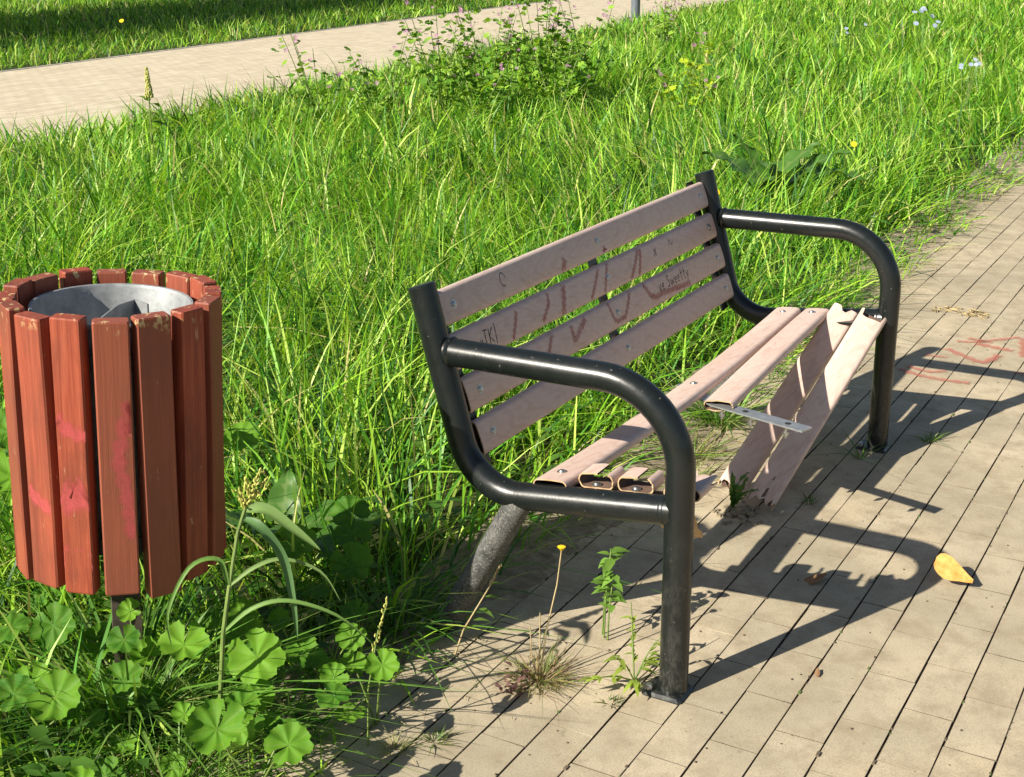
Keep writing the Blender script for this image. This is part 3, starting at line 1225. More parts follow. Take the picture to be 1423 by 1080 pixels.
def blade_mesh(name, pos, h, w, az, lean, curl, col, seg=3, tipw=0.0):
    N = len(pos)
    dx, dy = np.cos(az), np.sin(az)
    twist = rng.uniform(-0.9, 0.9, N)
    wx, wy = -np.sin(az + twist), np.cos(az + twist)
    rows = []
    for i in range(seg + 1):
        t = i / seg
        out = (lean * t + curl * t * t) * h
        up = h * (t - 0.42 * np.minimum(curl, 1.2) * t ** 2.2) * (1 - 0.25 * lean * t)
        c = np.c_[pos[:, 0] + dx * out, pos[:, 1] + dy * out, pos[:, 2] + up]
        if i < seg:
            ww = w * (0.75 + 0.5 * t) * (1 - t ** 2.5) * 0.5
            o = np.c_[wx * ww, wy * ww, 0.15 * ww * np.sin(twist * 3)]
            rows += [c - o, c + o]
        else:
            rows.append(c)
    K = len(rows)
    V = np.stack(rows, 1).reshape(-1, 3)
    base = (np.arange(N) * K)[:, None]
    quads = []
    for i in range(seg - 1):
        quads.append(np.array([2 * i, 2 * i + 1, 2 * i + 3, 2 * i + 2]))
    nq = seg - 1
    loops = np.concatenate([np.concatenate(quads), [2 * seg - 2, 2 * seg - 1, 2 * seg]]) if nq else np.array([0, 1, 2])
    li = (base + loops[None, :]).ravel()
    starts1 = np.concatenate([np.arange(nq) * 4, [nq * 4]])
    tot1 = np.concatenate([np.full(nq, 4), [3]])
    lens = 4 * nq + 3
    ls = ((np.arange(N) * lens)[:, None] + starts1[None, :]).ravel()
    me = bpy.data.meshes.new(name)
    me.vertices.add(len(V))
    me.vertices.foreach_set('co', V.astype(np.float32).ravel())
    me.loops.add(len(li))
    me.loops.foreach_set('vertex_index', li.astype(np.int32))
    me.polygons.add(len(ls))
    me.polygons.foreach_set('loop_start', ls.astype(np.int32))
    me.polygons.foreach_set('loop_total', np.tile(tot1, N).astype(np.int32))
    me.polygons.foreach_set('use_smooth', np.ones(len(ls), dtype=bool))
    at = me.attributes.new('col', 'FLOAT_COLOR', 'POINT')
    C4 = np.c_[col, np.ones(N)]
    at.data.foreach_set('color', np.repeat(C4, K, axis=0).astype(np.float32).ravel())
    me.update()
    me.validate()
    return me


PAL = np.array([(0.175, 0.40, 0.022), (0.32, 0.55, 0.042), (0.085, 0.28, 0.020), (0.50, 0.66, 0.13), (0.035, 0.13, 0.018), (0.60, 0.53, 0.22)])


def grass_colors(N, x, y, straw=0.025):
    r = rng.random(N)
    f = fbm(x, y, 1.3, 21) * 0.18
    q = np.clip(r + f, 0, 0.999)
    idx = np.where(q < .30, 0, np.where(q < .55, 1, np.where(q < .74, 2, np.where(q < .87, 3, 4))))
    idx = np.where(rng.random(N) < straw, 5, idx)
    c = PAL[idx] * rng.uniform(0.8, 1.2, (N, 1))
    return c


def scatter(n, x0, x1, y0, y1, dens):
    """random points in a rectangle kept by a density function and the view"""
    x = rng.uniform(x0, x1, n)
    y = rng.uniform(y0, y1, n)
    k = rng.random(n) < dens(x, y)
    x, y = x[k], y[k]
    a = project(np.c_[x, y, np.zeros(len(x))])
    b = project(np.c_[x, y, np.full(len(x), 0.5)])
    keep = (b[2] > 0.4) & (a[0] > -420) & (a[0] < 1423 + 300) & (b[1] < 1080 + 420) & (a[1] > -80)
    return x[keep], y[keep]


def verge_height(x, y):
    d = np.hypot(x - CAM.x, y - CAM.y)
    e = np.clip((y - 0.56) / 0.45, 0, 1)
    h = 0.17 + 0.22 * e
    h = h * (1 + 0.30 * fbm(x, y, 1.9, 9) + 0.22 * fbm(x, y, 6, 10))
    fe = np.clip((near_edge(x) - y) / 0.7, 0, 1)
    h = h * (0.55 + 0.45 * fe)
    h = h * np.where(x > 3.0, 0.9, 1.0)
    # low ground cover in front of the bin
    h = h * np.where((x < -0.15) & (y < 1.4), 0.78, 1.0)
    return np.maximum(h, 0.06)


def in_bin(x, y):
    return np.hypot(x - BB.x, y - BB.y) < 0.10


def edge_noise(x):
    return 0.565 + 0.045 * fbm(x, x * 0, 4.0, 33) - 0.06 * np.exp(-((x - 2.0) / 0.5) ** 2) - 0.11 * np.exp(-((x + 0.75) / 0.3) ** 2) - 0.11 * np.clip((x - 1.6) / 0.6, 0, 1)


def verge_dens(near, far, ref):
    def f(x, y):
        d = np.hypot(x - CAM.x, y - CAM.y)
        ok = (y > edge_noise(x)) & (y < near_edge(x) - 0.06) & ~in_bin(x, y) & (d >= near) & (d < far)
        thin = np.clip((y - edge_noise(x)) / 0.13, 0.5, 1) * np.clip(0.85 + 0.75 * fbm(x, y, 7.0, 90), 0.25, 1)
        deep = 1 - 0.45 * np.exp(-((x - 0.35) / 0.6) ** 2 - ((y - 1.25) / 0.5) ** 2)
        bare = deep - 0.7 * np.exp(-((x - 1.15) / 0.28) ** 2 - ((y - 0.5) / 0.12) ** 2)
        return ok * np.minimum(1, (ref / np.maximum(d, 0.1)) ** 1.4) * thin * bare
    return f


def blades(name, x, y, hmul=1.0, w0=0.0048, seg=3, colf=None, hfun=verge_height, z0=-0.02, straw=0.035):
    N = len(x)
    d = np.hypot(x - CAM.x, y - CAM.y)
    h = hfun(x, y) * np.where(rng.random(N) < 0.55, rng.uniform(0.38, 0.8, N), rng.uniform(0.75, 1.3, N)) * hmul
    w = w0 * np.minimum(rng.uniform(0.35, 1.6, N), rng.uniform(0.5, 1.7, N)) * np.maximum(1, d / 5.0) ** 0.75
    az = rng.uniform(0, 2 * math.pi, N)
    lay = math.pi * 1.6 * fbm(x, y, 1.4, 71) + 0.6
    az = np.where(rng.random(N) < 0.5, lay + rng.normal(0, 0.7, N), az)
    lean = rng.uniform(0.03, 0.45, N) + 0.25 * np.clip(fbm(x, y, 2.2, 72), 0, 1)
    curl = np.where(rng.random(N) < 0.6, rng.gamma(1.7, 0.18, N), rng.gamma(2.4, 0.36, N))
    # blades at the path lean over it
    ed = np.clip(1 - (y - 0.55) / 0.35, 0, 1) * (hfun is verge_height)
    turn = rng.random(N) < ed * 0.7
    az = np.where(turn, -math.pi / 2 + rng.normal(0, 0.7, N), az)
    curl = np.where(turn, curl + 0.25, curl)
    col = grass_colors(N, x, y, straw) if colf is None else colf(N, x, y)
    me = blade_mesh(name, np.c_[x, y, np.full(N, z0)], h, w, az, lean, curl, col, seg)
    return link(name, me, M['grass'], kind='stuff')


x, y = scatter(100000, -2.2, 6.0, 0.35, 6.0, verge_dens(0, 5.0, 3.2))
blades('grass', x, y, 1.0, 0.0080, 4)
x, y = scatter(270000, -1.5, 12.0, 0.4, 10.5, verge_dens(5.0, 11.0, 4.6))
blades('grass', x, y, 1.0, 0.0082, 3)
x, y = scatter(420000, 2.0, 48.0, 0.4, 14.0, verge_dens(11.0, 60.0, 11.0))
blades('grass', x, y, 1.0, 0.0090, 2)


def lawn_height(x, y):
    return 0.26 * (1 + 0.2 * fbm(x, y, 1.0, 41))


def lawn_dens(x, y):
    d = np.hypot(x - CAM.x, y - CAM.y)
    return (y > far_edge(x) + 0.12) * np.minimum(1, (16.0 / d) ** 1.6)


x, y = scatter(330000, 4.0, 46.0, 11.5, 46.0, lawn_dens)
blades('lawn_grass', x, y, 1.0, 0.0060, 2, hfun=lawn_height)

# tall seed stems standing above the verge grass
x, y = scatter(5200, -1.0, 30.0, 0.9, 10.5, lambda x, y: (y < near_edge(x) - 0.05) * (y > 0.9) * np.minimum(1, 6.0 / np.hypot(x - CAM.x, y - CAM.y)) * 0.5)


def stemcol(N, x, y):
    return np.array([(0.27, 0.27, 0.08)]) * rng.uniform(0.6, 1.25, (N, 1))


blades('grass_stems', x, y, 1.5, 0.0030, 4, colf=stemcol)

# broad weed leaves low in the verge


def leaf_shape(n=6, w=0.32, tip=1.0):
    out = []
    for i in range(n + 1):
        t = i / n
        out.append((t, w * math.sin(math.pi * t ** 0.75) * (1 - 0.25 * t)))
    return out


def scatter_leaves(name, P, size, yaw, tilt, col, w=0.34, mat=None, parent=None, kind='stuff', bend=0.5, origin=(0, 0, 0)):
    """many simple pointed leaves in one mesh"""
    prof = leaf_shape(4, w)
    N = len(P)
    vs = []
    tmpl = [(0, 0, 0)]
    for (t, hw) in prof[1:-1]:
        tmpl += [(t, -hw, 0.10 * hw), (t, 0, -0.12 * hw), (t, hw, 0.10 * hw)]
    tmpl += [(1, 0, 0)]
    tm = np.array(tmpl)
    nin = len(prof) - 2
    fs = [(0, 2, 1), (0, 3, 2)]
    for i in range(nin - 1):
        a = 1 + 3 * i
        fs += [(a, a + 1, a + 4, a + 3), (a + 1, a + 2, a + 5, a + 4)]
    a = 1 + 3 * (nin - 1)
    fs += [(a, a + 1, len(tmpl) - 1), (a + 1, a + 2, len(tmpl) - 1)]
    K = len(tmpl)
    xx = tm[None, :, 0] * size[:, None]
    yy = tm[None, :, 1] * size[:, None]
    zz = tm[None, :, 2] * size[:, None] - bend * (tm[None, :, 0] ** 2) * size[:, None]
    ct, st_ = np.cos(tilt)[:, None], np.sin(tilt)[:, None]
    x1, z1 = xx * ct - zz * st_, xx * st_ + zz * ct
    cy, sy = np.cos(yaw)[:, None], np.sin(yaw)[:, None]
    X = x1 * cy - yy * sy + P[:, 0:1] - origin[0]
    Y = x1 * sy + yy * cy + P[:, 1:2] - origin[1]
    Z = z1 + P[:, 2:3] - origin[2]
    V = np.stack([X, Y, Z], -1).reshape(-1, 3)
    F = [tuple(int(q) + i * K for q in f) for i in range(N) for f in fs]
    me = mesh_from(name, V, F, True)
    at = me.attributes.new('col', 'FLOAT_COLOR', 'POINT')
    C4 = np.c_[col, np.ones(N)]
    at.data.foreach_set('color', np.repeat(C4, K, axis=0).astype(np.float32).ravel())
    return link(name, me, mat or M['weed'], parent, kind=kind)


x, y = scatter(26000, -1.6, 9.0, 0.45, 8.0, lambda x, y: (y > edge_noise(x) + 0.05) * (y < near_edge(x)) * ~in_bin(x, y) *
               np.clip(0.10 + 0.35 * (fbm(x, y, 2.0, 55) > 0.15) + 0.6 * ((x < 1.2) & (y < 2.2)), 0, 1) * np.minimum(1, 4 / np.hypot(x - CAM.x, y - CAM.y)))
N = len(x)
gc = np.array([(0.06, 0.16, 0.025)]) * rng.uniform(0.6, 1.5, (N, 1)) + np.array([(0.04, 0.03, 0.0)]) * rng.random((N, 1))
scatter_leaves('low_weeds', np.c_[x, y, rng.uniform(0.0, 0.15, N)], rng.uniform(0.025, 0.065, N), rng.uniform(0, 6.28, N), rng.uniform(-0.1, 0.9, N), gc)

# ------------------------------------------------------------------ single plants


def ground_frame(o):
    return Vector(o)


def tuft(name, label, cat, base, n, h, spread, cols, w=0.003, group=None, curl=0.35, leanr=(0.2, 1.0), part='blades', parent=None):
    t = thing(name, label, cat, base, group) if parent is None else parent
    az = rng.uniform(0, 2 * math.pi, n)
    rr = rng.uniform(0, spread * 0.25, n)
    pos = np.c_[np.cos(az) * rr, np.sin(az) * rr, np.full(n, -0.004)]
    hh = h * rng.uniform(0.45, 1.1, n)
    cc = np.array(cols)[rng.integers(0, len(cols), n)] * rng.uniform(0.75, 1.2, (n, 1))
    me = blade_mesh(part, pos, hh, w * rng.uniform(0.7, 1.5, n), az + rng.normal(0, 0.4, n), rng.uniform(*leanr, n), rng.gamma(2, curl / 2, n), cc, 4)
    link(part, me, M['grass'], t)
    return t


def stalk(mbb, pts, r0, r1, n=6):
    m_ = len(pts)
    mbb.tube(pts, [r0 + (r1 - r0) * i / (m_ - 1) for i in range(m_)], n)


def leaves_on(t, name, items, mat, col, w=0.34, bend=0.5):
    """items: (pos, size, yaw, tilt)"""
    P = np.array([i[0] for i in items])
    c = np.array([col]) * rng.uniform(0.75, 1.3, (len(items), 1))
    o = scatter_leaves(name, P, np.array([i[1] for i in items]), np.array([i[2] for i in items]), np.array([i[3] for i in items]), c, w, mat, t, None, bend,
                       tuple(t.location))
    return o


# --- mallow leaf: round, scalloped, pleated along its veins
def mallow_leaf_mesh(seed, cup=0.25):
    r = random.Random(seed)
    lob = 7
    per = 8
    n = lob * per
    vs = [(0, 0, 0)]
    vein = [1.0]
    rings = (0.14, 0.3, 0.5, 0.7, 0.86, 0.95, 1.0)
    lobr = [r.uniform(0.88, 1.06) for _ in range(lob)]
    p1, p2, p3 = r.uniform(0, 6), r.uniform(0, 6), r.uniform(0, 6)
    for rr in rings:
        for k in range(n + 1):
            a = math.radians(-172 + 344 * k / n)
            li = min(lob - 1, k // per)
            ph = (k / n * lob) % 1.0
            c = math.cos(2 * math.pi * ph)               # +1 at sinus, -1 at lobe middle
            L_ = lobr[li] * (0.5 - 0.5 * c) + 0.5 * (lobr[li] + lobr[max(li - 1, 0)]) * (0.5 + 0.5 * c)
            serr = 1 + (0.016 * (-1) ** k + r.uniform(-.012, .012)) * (rr > 0.9)
            rad = rr * L_ * (1 - 0.13 * max(0.0, c) ** 2 * rr ** 3) * serr
            z = cup * rr * rr * 0.55 + 0.060 * rr * (1 - 2 * abs(math.sin(math.pi * ph)) ** 1.5) + 0.075 * math.sin(a * 2 + p1) * rr * rr + 0.06 * math.sin(a * 3 + p2) * rr ** 3 + 0.03 * math.sin(rr * 7 + a + p3) + 0.012 * r.uniform(-1, 1) * (rr > .4)
            vs.append((rad * math.cos(a), rad * math.sin(a), z))
            vein.append(1.0 if k % per == per // 2 else 0.0)
    fs = []
    m_ = n + 1
    for k in range(n):
        fs.append((0, 1 + k, 2 + k))
    for j in range(len(rings) - 1):
        for k in range(n):
            a = 1 + j * m_ + k
            fs.append((a, a + m_, a + m_ + 1, a + 1))
    me = mesh_from('leaf', vs, fs, True)
    at = me.attributes.new('vein', 'FLOAT', 'POINT')
    at.data.foreach_set('value', vein)
    me.materials.append(M['mallow'])
    return me


MALLOW = [mallow_leaf_mesh(k, 0.10 + 0.14 * k) for k in range(5)]


def low_mallow(label, base, leaves, group=None):
    """leaves: (x, y, z, radius, tilt towards camera, roll)"""
    base = Vector(base)
    t = thing('mallow_plant', label, 'plant', base, group)
    s = MB(base)
    for i, (lx, ly, lz, rad, tilt, roll) in enumerate(leaves):
        q = Vector((lx, ly, lz))
        a = base + Vector((0, 0, -0.01))
        mid = a.lerp(q, 0.5) + Vector((0, 0, 0.35 * (q - a).length * 0.4))
        path = [a * (1 - u) ** 2 + mid * 2 * u * (1 - u) + q * u * u for u in (0, .2, .4, .6, .8, 1)]
        stalk(s, path, 0.0026, 0.0016, 5)
        yaw = math.atan2(q.y - base.y, q.x - base.x) + roll
        mm = T(*(q - base)) @ Matrix.Rotation(YAW, 4, 'Z') @ Matrix.Rotation(-tilt, 4, 'Y') @ Matrix.Rotation(yaw - YAW, 4, 'Z') @ Matrix.Scale(rad, 4)
        link('leaf', MALLOW[(i * 2 + len(leaves)) % 5], None, t, mm)
    s.build('stem', M['stem'], t)
    return t


low_mallow('round leaved mallow with a large pale leaf tilted to the path, right of the bin', (-0.50, 0.70, 0.0),
           [(-0.565, 0.620, 0.195, 0.056, 0.75, 0.3), (-0.593, 0.781, 0.19, 0.050, 0.35, 1.2), (-0.60, 0.60, 0.13, 0.042, 0.6, 2.0),
            (-0.545, 0.68, 0.16, 0.04, 0.4, 0.2), (-0.47, 0.74, 0.16, 0.044, 0.3, 0.9)])
low_mallow('low mallow with the lowest two big scalloped leaves near the bottom edge', (-0.72, 0.52, 0.0),
           [(-0.785, 0.522, 0.195, 0.054, 0.65, 0.2), (-0.755, 0.388, 0.19, 0.042, 0.5, 1.4), (-0.68, 0.55, 0.13, 0.038, 0.4, 2.5),
            (-0.64, 0.50, 0.11, 0.036, 0.3, 0.4)])
low_mallow('small mallow with one bright leaf beside the paving edge', (-0.40, 0.47, 0.0),
           [(-0.465, 0.400, 0.19, 0.034, 0.85, 0.2), (-0.545, 0.455, 0.15, 0.034, 0.2, 1.4), (-0.40, 0.52, 0.12, 0.03, 0.3, 2.0)])
low_mallow('mallow clump left of the bin post with cupped leaves', (-0.62, 1.10, 0.0),
           [(-0.675, 1.050, 0.20, 0.047, 0.8, 0.4), (-0.845, 0.855, 0.19, 0.052, 0.7, 1.0), (-0.72, 1.12, 0.20, 0.040, 0.3, 2.0),
            (-0.60, 1.00, 0.14, 0.045, 0.4, 0.5), (-0.80, 0.98, 0.15, 0.045, 0.5, 0.1), (-0.875, 0.93, 0.19, 0.042, 0.4, 2.4)])
low_mallow('mallow whose leaves overlap the lower part of the bin post', (-0.64, 0.88, 0.0),
           [(-0.66, 0.87, 0.21, 0.034, 0.5, 0.4), (-0.70, 0.84, 0.15, 0.04, 0.6, 1.3), (-0.62, 0.86, 0.16, 0.036, 0.4, 2.2), (-0.67, 0.82, 0.10, 0.04, 0.5, 0.8), (-0.61, 0.90, 0.24, 0.026, 0.7, 1.8)])
low_mallow('mallow with big wavy leaves at the left edge beside the bin slats', (-0.25, 1.62, 0.0),
           [(-0.30, 1.60, 0.27, 0.075, 0.7, 0.4), (-0.42, 1.66, 0.25, 0.07, 0.5, 1.3), (-0.20, 1.72, 0.33, 0.07, 0.6, 0.2), (-0.35, 1.5, 0.16, 0.06, 0.5, 2.2)])
low_mallow('shaded mallow between the bin and the near end of the bench', (-0.05, 0.80, 0.0),
           [(-0.13, 0.72, 0.17, 0.055, 0.5, 0.4), (-0.02, 0.80, 0.18, 0.05, 0.3, 1.3), (-0.16, 0.86, 0.20, 0.055, 0.4, 2.1), (0.05, 0.86, 0.2, 0.05, 0.5, 0.7)])
low_mallow('mallow leaves in the tall grass right of the bin top', (0.16, 1.42, 0.0),
           [(0.08, 1.36, 0.30, 0.055, 0.6, 0.4), (0.2, 1.32, 0.26, 0.05, 0.5, 1.3), (0.10, 1.50, 0.33, 0.05, 0.3, 2.1)])

r5 = random.Random(19)
for (bx, by), lab in (((-0.44, 0.86), 'small leaved mallow shaded just right of the bin post'), ((-0.70, 0.92), 'small leaved mallow just left of the bin post'),
                      ((-0.82, 0.72), 'small leaved mallow at the bottom edge near the left corner'), ((-0.56, 0.56), 'small leaved mallow between the two largest mallow leaves'),
                      ((-0.50, 1.28), 'small leaved mallow behind the bin post'), ((-0.28, 0.76), 'small leaved mallow in shade behind the tall seed head grass'),
                      ((-0.88, 1.00), 'small leaved mallow under the left side of the bin'), ((-0.64, 0.66), 'small leaved mallow under the arching blades of the tuft'),
                      ((-0.36, 0.64), 'small leaved mallow nearest the rear leg of the bench'), ((-0.08, 0.95), 'small leaved mallow deep in the bin shadow behind the bench')):
    lv = []
    for q in range(r5.randrange(5, 9)):
        lv.append((bx + r5.uniform(-.13, .13), by + r5.uniform(-.13, .13), r5.uniform(0.05, 0.16), r5.uniform(.016, .038), r5.uniform(-.2, 1.0), r5.uniform(0, 6.28)))
    low_mallow(lab, (bx, by, 0.0), lv, 'small mallows in the undergrowth')

# --- tall mallows with pink flowers by the far path
fl_vs, fl_fs = [(0, 0, 0)], []
for k in range(5):
    a = 2 * math.pi * k / 5
    i0 = len(fl_vs)
    for (r, da) in ((0.35, -0.32), (0.95, -0.40), (0.85, 0.0), (0.95, 0.40), (0.35, 0.32)):
        fl_vs.append((r * math.cos(a + da), r * math.sin(a + da), 0.35 * r))
    fl_fs += [(0, i0, i0 + 4), (i0, i0 + 1, i0 + 2), (i0, i0 + 2, i0 + 4), (i0 + 4, i0 + 2, i0 + 3)]
flower_me = mesh_from('flower', fl_vs, fl_fs)
flower_me.materials.append(M['pinkflower'])
blue_me = flower_me.copy()
blue_me.materials.clear()
blue_me.materials.append(M['blueflower'])


def tall_mallow(label, base, h, lean, nl, nf, seed, yellow=False, spread=0.46):
    r = random.Random(seed)
    base = Vector(base)
    t = thing('flowering_mallow', label, 'plant', base, 'tall pink mallows beside the far path')
    s = MB(base)
    vsl, fsl, cols = [], [], []
    flowers = []
    for b in range(9 if not yellow else 3):
        a = r.uniform(0, 6.28)
        tip = base + Vector((math.cos(a) * spread * r.uniform(.3, 1) + lean[0], math.sin(a) * spread * r.uniform(.3, 1) + lean[1], h * r.uniform(0.5, 1.1)))
        mid = base.lerp(tip, 0.5) + Vector((0, 0, 0.08))
        path = [base * (1 - u) ** 2 + mid * 2 * u * (1 - u) + tip * u * u for u in np.linspace(0, 1, 7)]
        stalk(s, path, 0.006, 0.0025, 5)
        for q in range(nl):
            u = r.uniform(0.18, 1.0) ** 0.8
            c = base * (1 - u) ** 2 + mid * 2 * u * (1 - u) + tip * u * u
            c = c + Vector((r.uniform(-1, 1), r.uniform(-1, 1), r.uniform(-.6, .6))) * 0.10
            rad = r.uniform(0.016, 0.046) * (1.25 - 0.5 * u) 
            me = MALLOW[r.randrange(4)]
            mm = T(*(c - base)) @ Matrix.Rotation(r.uniform(0, 6.28), 4, 'Z') @ Matrix.Rotation(r.uniform(-0.9, 0.9), 4, 'X') @ Matrix.Rotation(r.uniform(0, 6.28), 4, 'Z') @ Matrix.Scale(rad, 4)
            i0 = len(vsl)
            # coarse copy of the leaf: centre and outer ring, every third vertex
            ring = [me.vertices[1 + 6 * 57 + k].co for k in range(0, 57, 4)]
            vsl.append(mm @ Vector((0, 0, 0)))
            vsl += [mm @ q_ for q_ in ring]
            for k in range(len(ring) - 1):
                fsl.append((i0, i0 + 1 + k, i0 + 2 + k))
            cc = (0.40, 0.52, 0.03) if (yellow and r.random() < 0.7) else (0.13, 0.29, 0.03) if r.random() < .5 else (0.27, 0.45, 0.05)
            k_ = r.uniform(.7, 1.3)
            cols += [[cc[0] * k_, cc[1] * k_, cc[2] * k_, 1]] * (len(ring) + 1)
        for q in range(nf):
            u = r.uniform(0.72, 1.02)
            c = base * (1 - u) ** 2 + mid * 2 * u * (1 - u) + tip * u * u + Vector((r.uniform(-1, 1), r.uniform(-1, 1), r.uniform(-.2, 1))) * 0.045
            flowers.append(c)
    s.build('stem', M['stem'], t)
    me = mesh_from('foliage', vsl, fsl, True)
    at = me.attributes.new('col', 'FLOAT_COLOR', 'POINT')
    at.data.foreach_set('color', np.array(cols, dtype=np.float32).ravel())
    link('foliage', me, M['weed'], t)
    for c in flowers:
        mm = T(*(c - base)) @ Matrix.Rotation(YAW + r.uniform(-.5, .5), 4, 'Z') @ Matrix.Rotation(-r.uniform(0.3, 1.4), 4, 'Y') @ Matrix.Scale(r.uniform(0.016, 0.024), 4)
        link('flower', flower_me, None, t, mm)
    return t


tm_list = [
    ('sparse leftmost mallow whose few pink flowers stand against the far path', (5.9, 5.5), 0.72, 9, 1),
    ('mallow with one deep pink flower low beside the path grass', (6.5, 5.35), 0.62, 16, 1),
    ('bushy mallow second in the dense dark green clump', (7.1, 5.15), 0.80, 26, 2),
    ('tallest bushy mallow in the middle of the clump against the far path', (7.6, 5.0), 0.95, 28, 3),
    ('dense mallow right of the tallest one with pale flowers on top', (8.1, 4.75), 0.92, 28, 2),
    ('mallow with a column of lilac flowers left of the grey post', (8.7, 4.6), 0.78, 20, 3),
    ('low mallow at the front right foot of the dark clump', (7.6, 4.35), 0.55, 24, 1),
    ('mallow in front of the tallest one with yellowish lower leaves', (7.0, 4.75), 0.60, 24, 1),
]
for i, (lab, (bx, by), h, nl, nf) in enumerate(tm_list):
    tall_mallow(lab, (bx, by, 0), h * 1.18, (0.05 * math.sin(i), 0.05), nl, nf, 60 + i)
tall_mallow('yellowing mallow with lime leaves standing alone right of the clump', (7.9, 3.35, 0), 0.74, (0.05, 0.0), 34, 4, 77, True, 0.32)
tall_mallow('thin pink mallow beyond the grey post at the top edge', (14.5, 6.4, 0), 0.72, (0.0, 0.0), 14, 3, 78, False, 0.3)

for i, (bx, by, hh, lab) in enumerate(((-1.50, 1.42, 0.62, 'tall mallow left of the view, nearest the bin'), (-1.72, 1.22, 0.58, 'tall mallow left of the view, nearest the paving'),
                                       (-1.55, 1.72, 0.66, 'tall mallow left of the view, farthest from the paving'))):
    tall_mallow(lab, (bx, by, 0), hh, (0, 0), 22, 2, 90 + i, False, 0.22)

# --- dock with big dark leaves behind the bench


def long_leaf_mesh(seed, w=0.17, droop=0.5, wave=0.03):
    vs, fs, vein = [], [], []
    n = 12
    for i in range(n + 1):
        t = i / n
        hw = w * max(0.0, math.sin(math.pi * min(1, 0.06 + t * 0.94) ** 0.8)) ** 0.8
        for s in (-1, -.5, 0, .5, 1):
            z = 0.45 * t - droop * t * t + 0.10 * abs(s) * hw / w * 0.4 + wave * math.sin(t * 19 + seed + s * 2) * abs(s)
            vs.append((t, hw * s, z))
            vein.append(1.0 if s == 0 else (0.85 if i % 3 == 0 else 0))
    for i in range(n):
        for k in range(4):
            a = i * 5 + k
            fs.append((a, a + 1, a + 6, a + 5))
    me = mesh_from('leaf', vs, fs, True)
    at = me.attributes.new('vein', 'FLOAT', 'POINT')
    at.data.foreach_set('value', vein)
    me.materials.append(M['dock'])
    return me


DOCK = [long_leaf_mesh(k, 0.22 + 0.04 * k, 0.30 + 0.2 * k, 0.045) for k in range(3)]

NARROW = [long_leaf_mesh(8 + k, 0.085, 0.25 + 0.2 * k, 0.05) for k in range(2)]


def dock(label, base, specs):
    t = thing('dock_plant', label, 'plant', base)
    for i, (az, el, ln, dx, dy) in enumerate(specs):
        mm = T(dx, dy, 0.03) @ Matrix.Rotation(az, 4, 'Z') @ Matrix.Rotation(-el, 4, 'Y') @ Matrix.Scale(ln, 4)
        link('leaf', DOCK[i % 3], None, t, mm)
    s = MB(base)
    b = Vector(base)
    stalk(s, [b, b + Vector((0.01, 0.01, 0.06)), b + Vector((0.0, 0.02, 0.12))], 0.012, 0.006, 6)
    s.build('stem', M['stem'], t)


dock('dark broad leaved dock growing behind the far end of the bench', (4.85, 1.55, 0.09),
     [(2.4, 0.9, 0.38, 0, 0), (1.6, 0.55, 0.40, 0, .02), (3.4, 0.5, 0.34, -.02, 0), (-0.6, 0.45, 0.42, .02, -.02), (-1.3, 0.25, 0.46, .05, -.05),
      (0.3, 0.5, 0.36, .03, 0), (4.2, 0.35, 0.36, 0, -.03), (-1.0, 0.6, 0.40, .1, -.12), (-1.6, 0.5, 0.35, .12, -.2)])
dock('broad leaved dock low in shaded grass near the bin', (0.02, 1.05, 0.05),
     [(3.6, 0.4, 0.26, 0, 0), (4.4, 0.3, 0.24, 0, 0), (5.3, 0.45, 0.26, 0, 0), (0.5, 0.7, 0.2, 0, 0), (2.6, 0.6, 0.22, 0, 0)])

# --- the tall panicle grass right of the bin
def nearer(p):
    return CAM + (Vector(p) - CAM) * 0.92


pb = nearer((-0.515, 0.80, 0.0))
pb.z = 0.0
t = thing('millet_grass', 'tall broad bladed grass with a yellow green seed head right of the bin', 'plant', pb)
s = MB(pb)
stalk(s, [pb] + [nearer(q) for q in ((-0.491, 0.774, 0.167), (-0.46, 0.778, 0.249), (-0.418, 0.78, 0.358), (-0.395, 0.773, 0.41))], 0.0046, 0.0032, 8)
s.build('stem', M['stem'], t)
h_ = MB(pb)
rr = random.Random(3)
for (tipx, dz) in (((-0.358, 0.757, 0.475), 0), ((-0.366, 0.768, 0.455), 0), ((-0.385, 0.775, 0.462), 0), ((-0.405, 0.785, 0.44), 0), ((-0.35, 0.752, 0.45), 0)):
    a = nearer((-0.395, 0.773, 0.405))
    b = nearer(tipx)
    for i in range(26):
        u = rr.random()
        c = a.lerp(b, u) + Vector((rr.uniform(-1, 1), rr.uniform(-1, 1), rr.uniform(-1, 1))) * 0.006
        dd = ((b - a).normalized() + Vector((rr.uniform(-.6, .6), rr.uniform(-.6, .6), rr.uniform(-.3, .6)))).normalized()
        h_.tube([c, c + dd * 0.004, c + dd * 0.009], [0.0006, 0.0026, 0.0006], 5)
seed_mat = mat_plain('seed_head', (0.34, 0.36, 0.07), (0.55, 0.52, 0.14), 120, 0.7)
h_.build('seed_head', seed_mat, t)


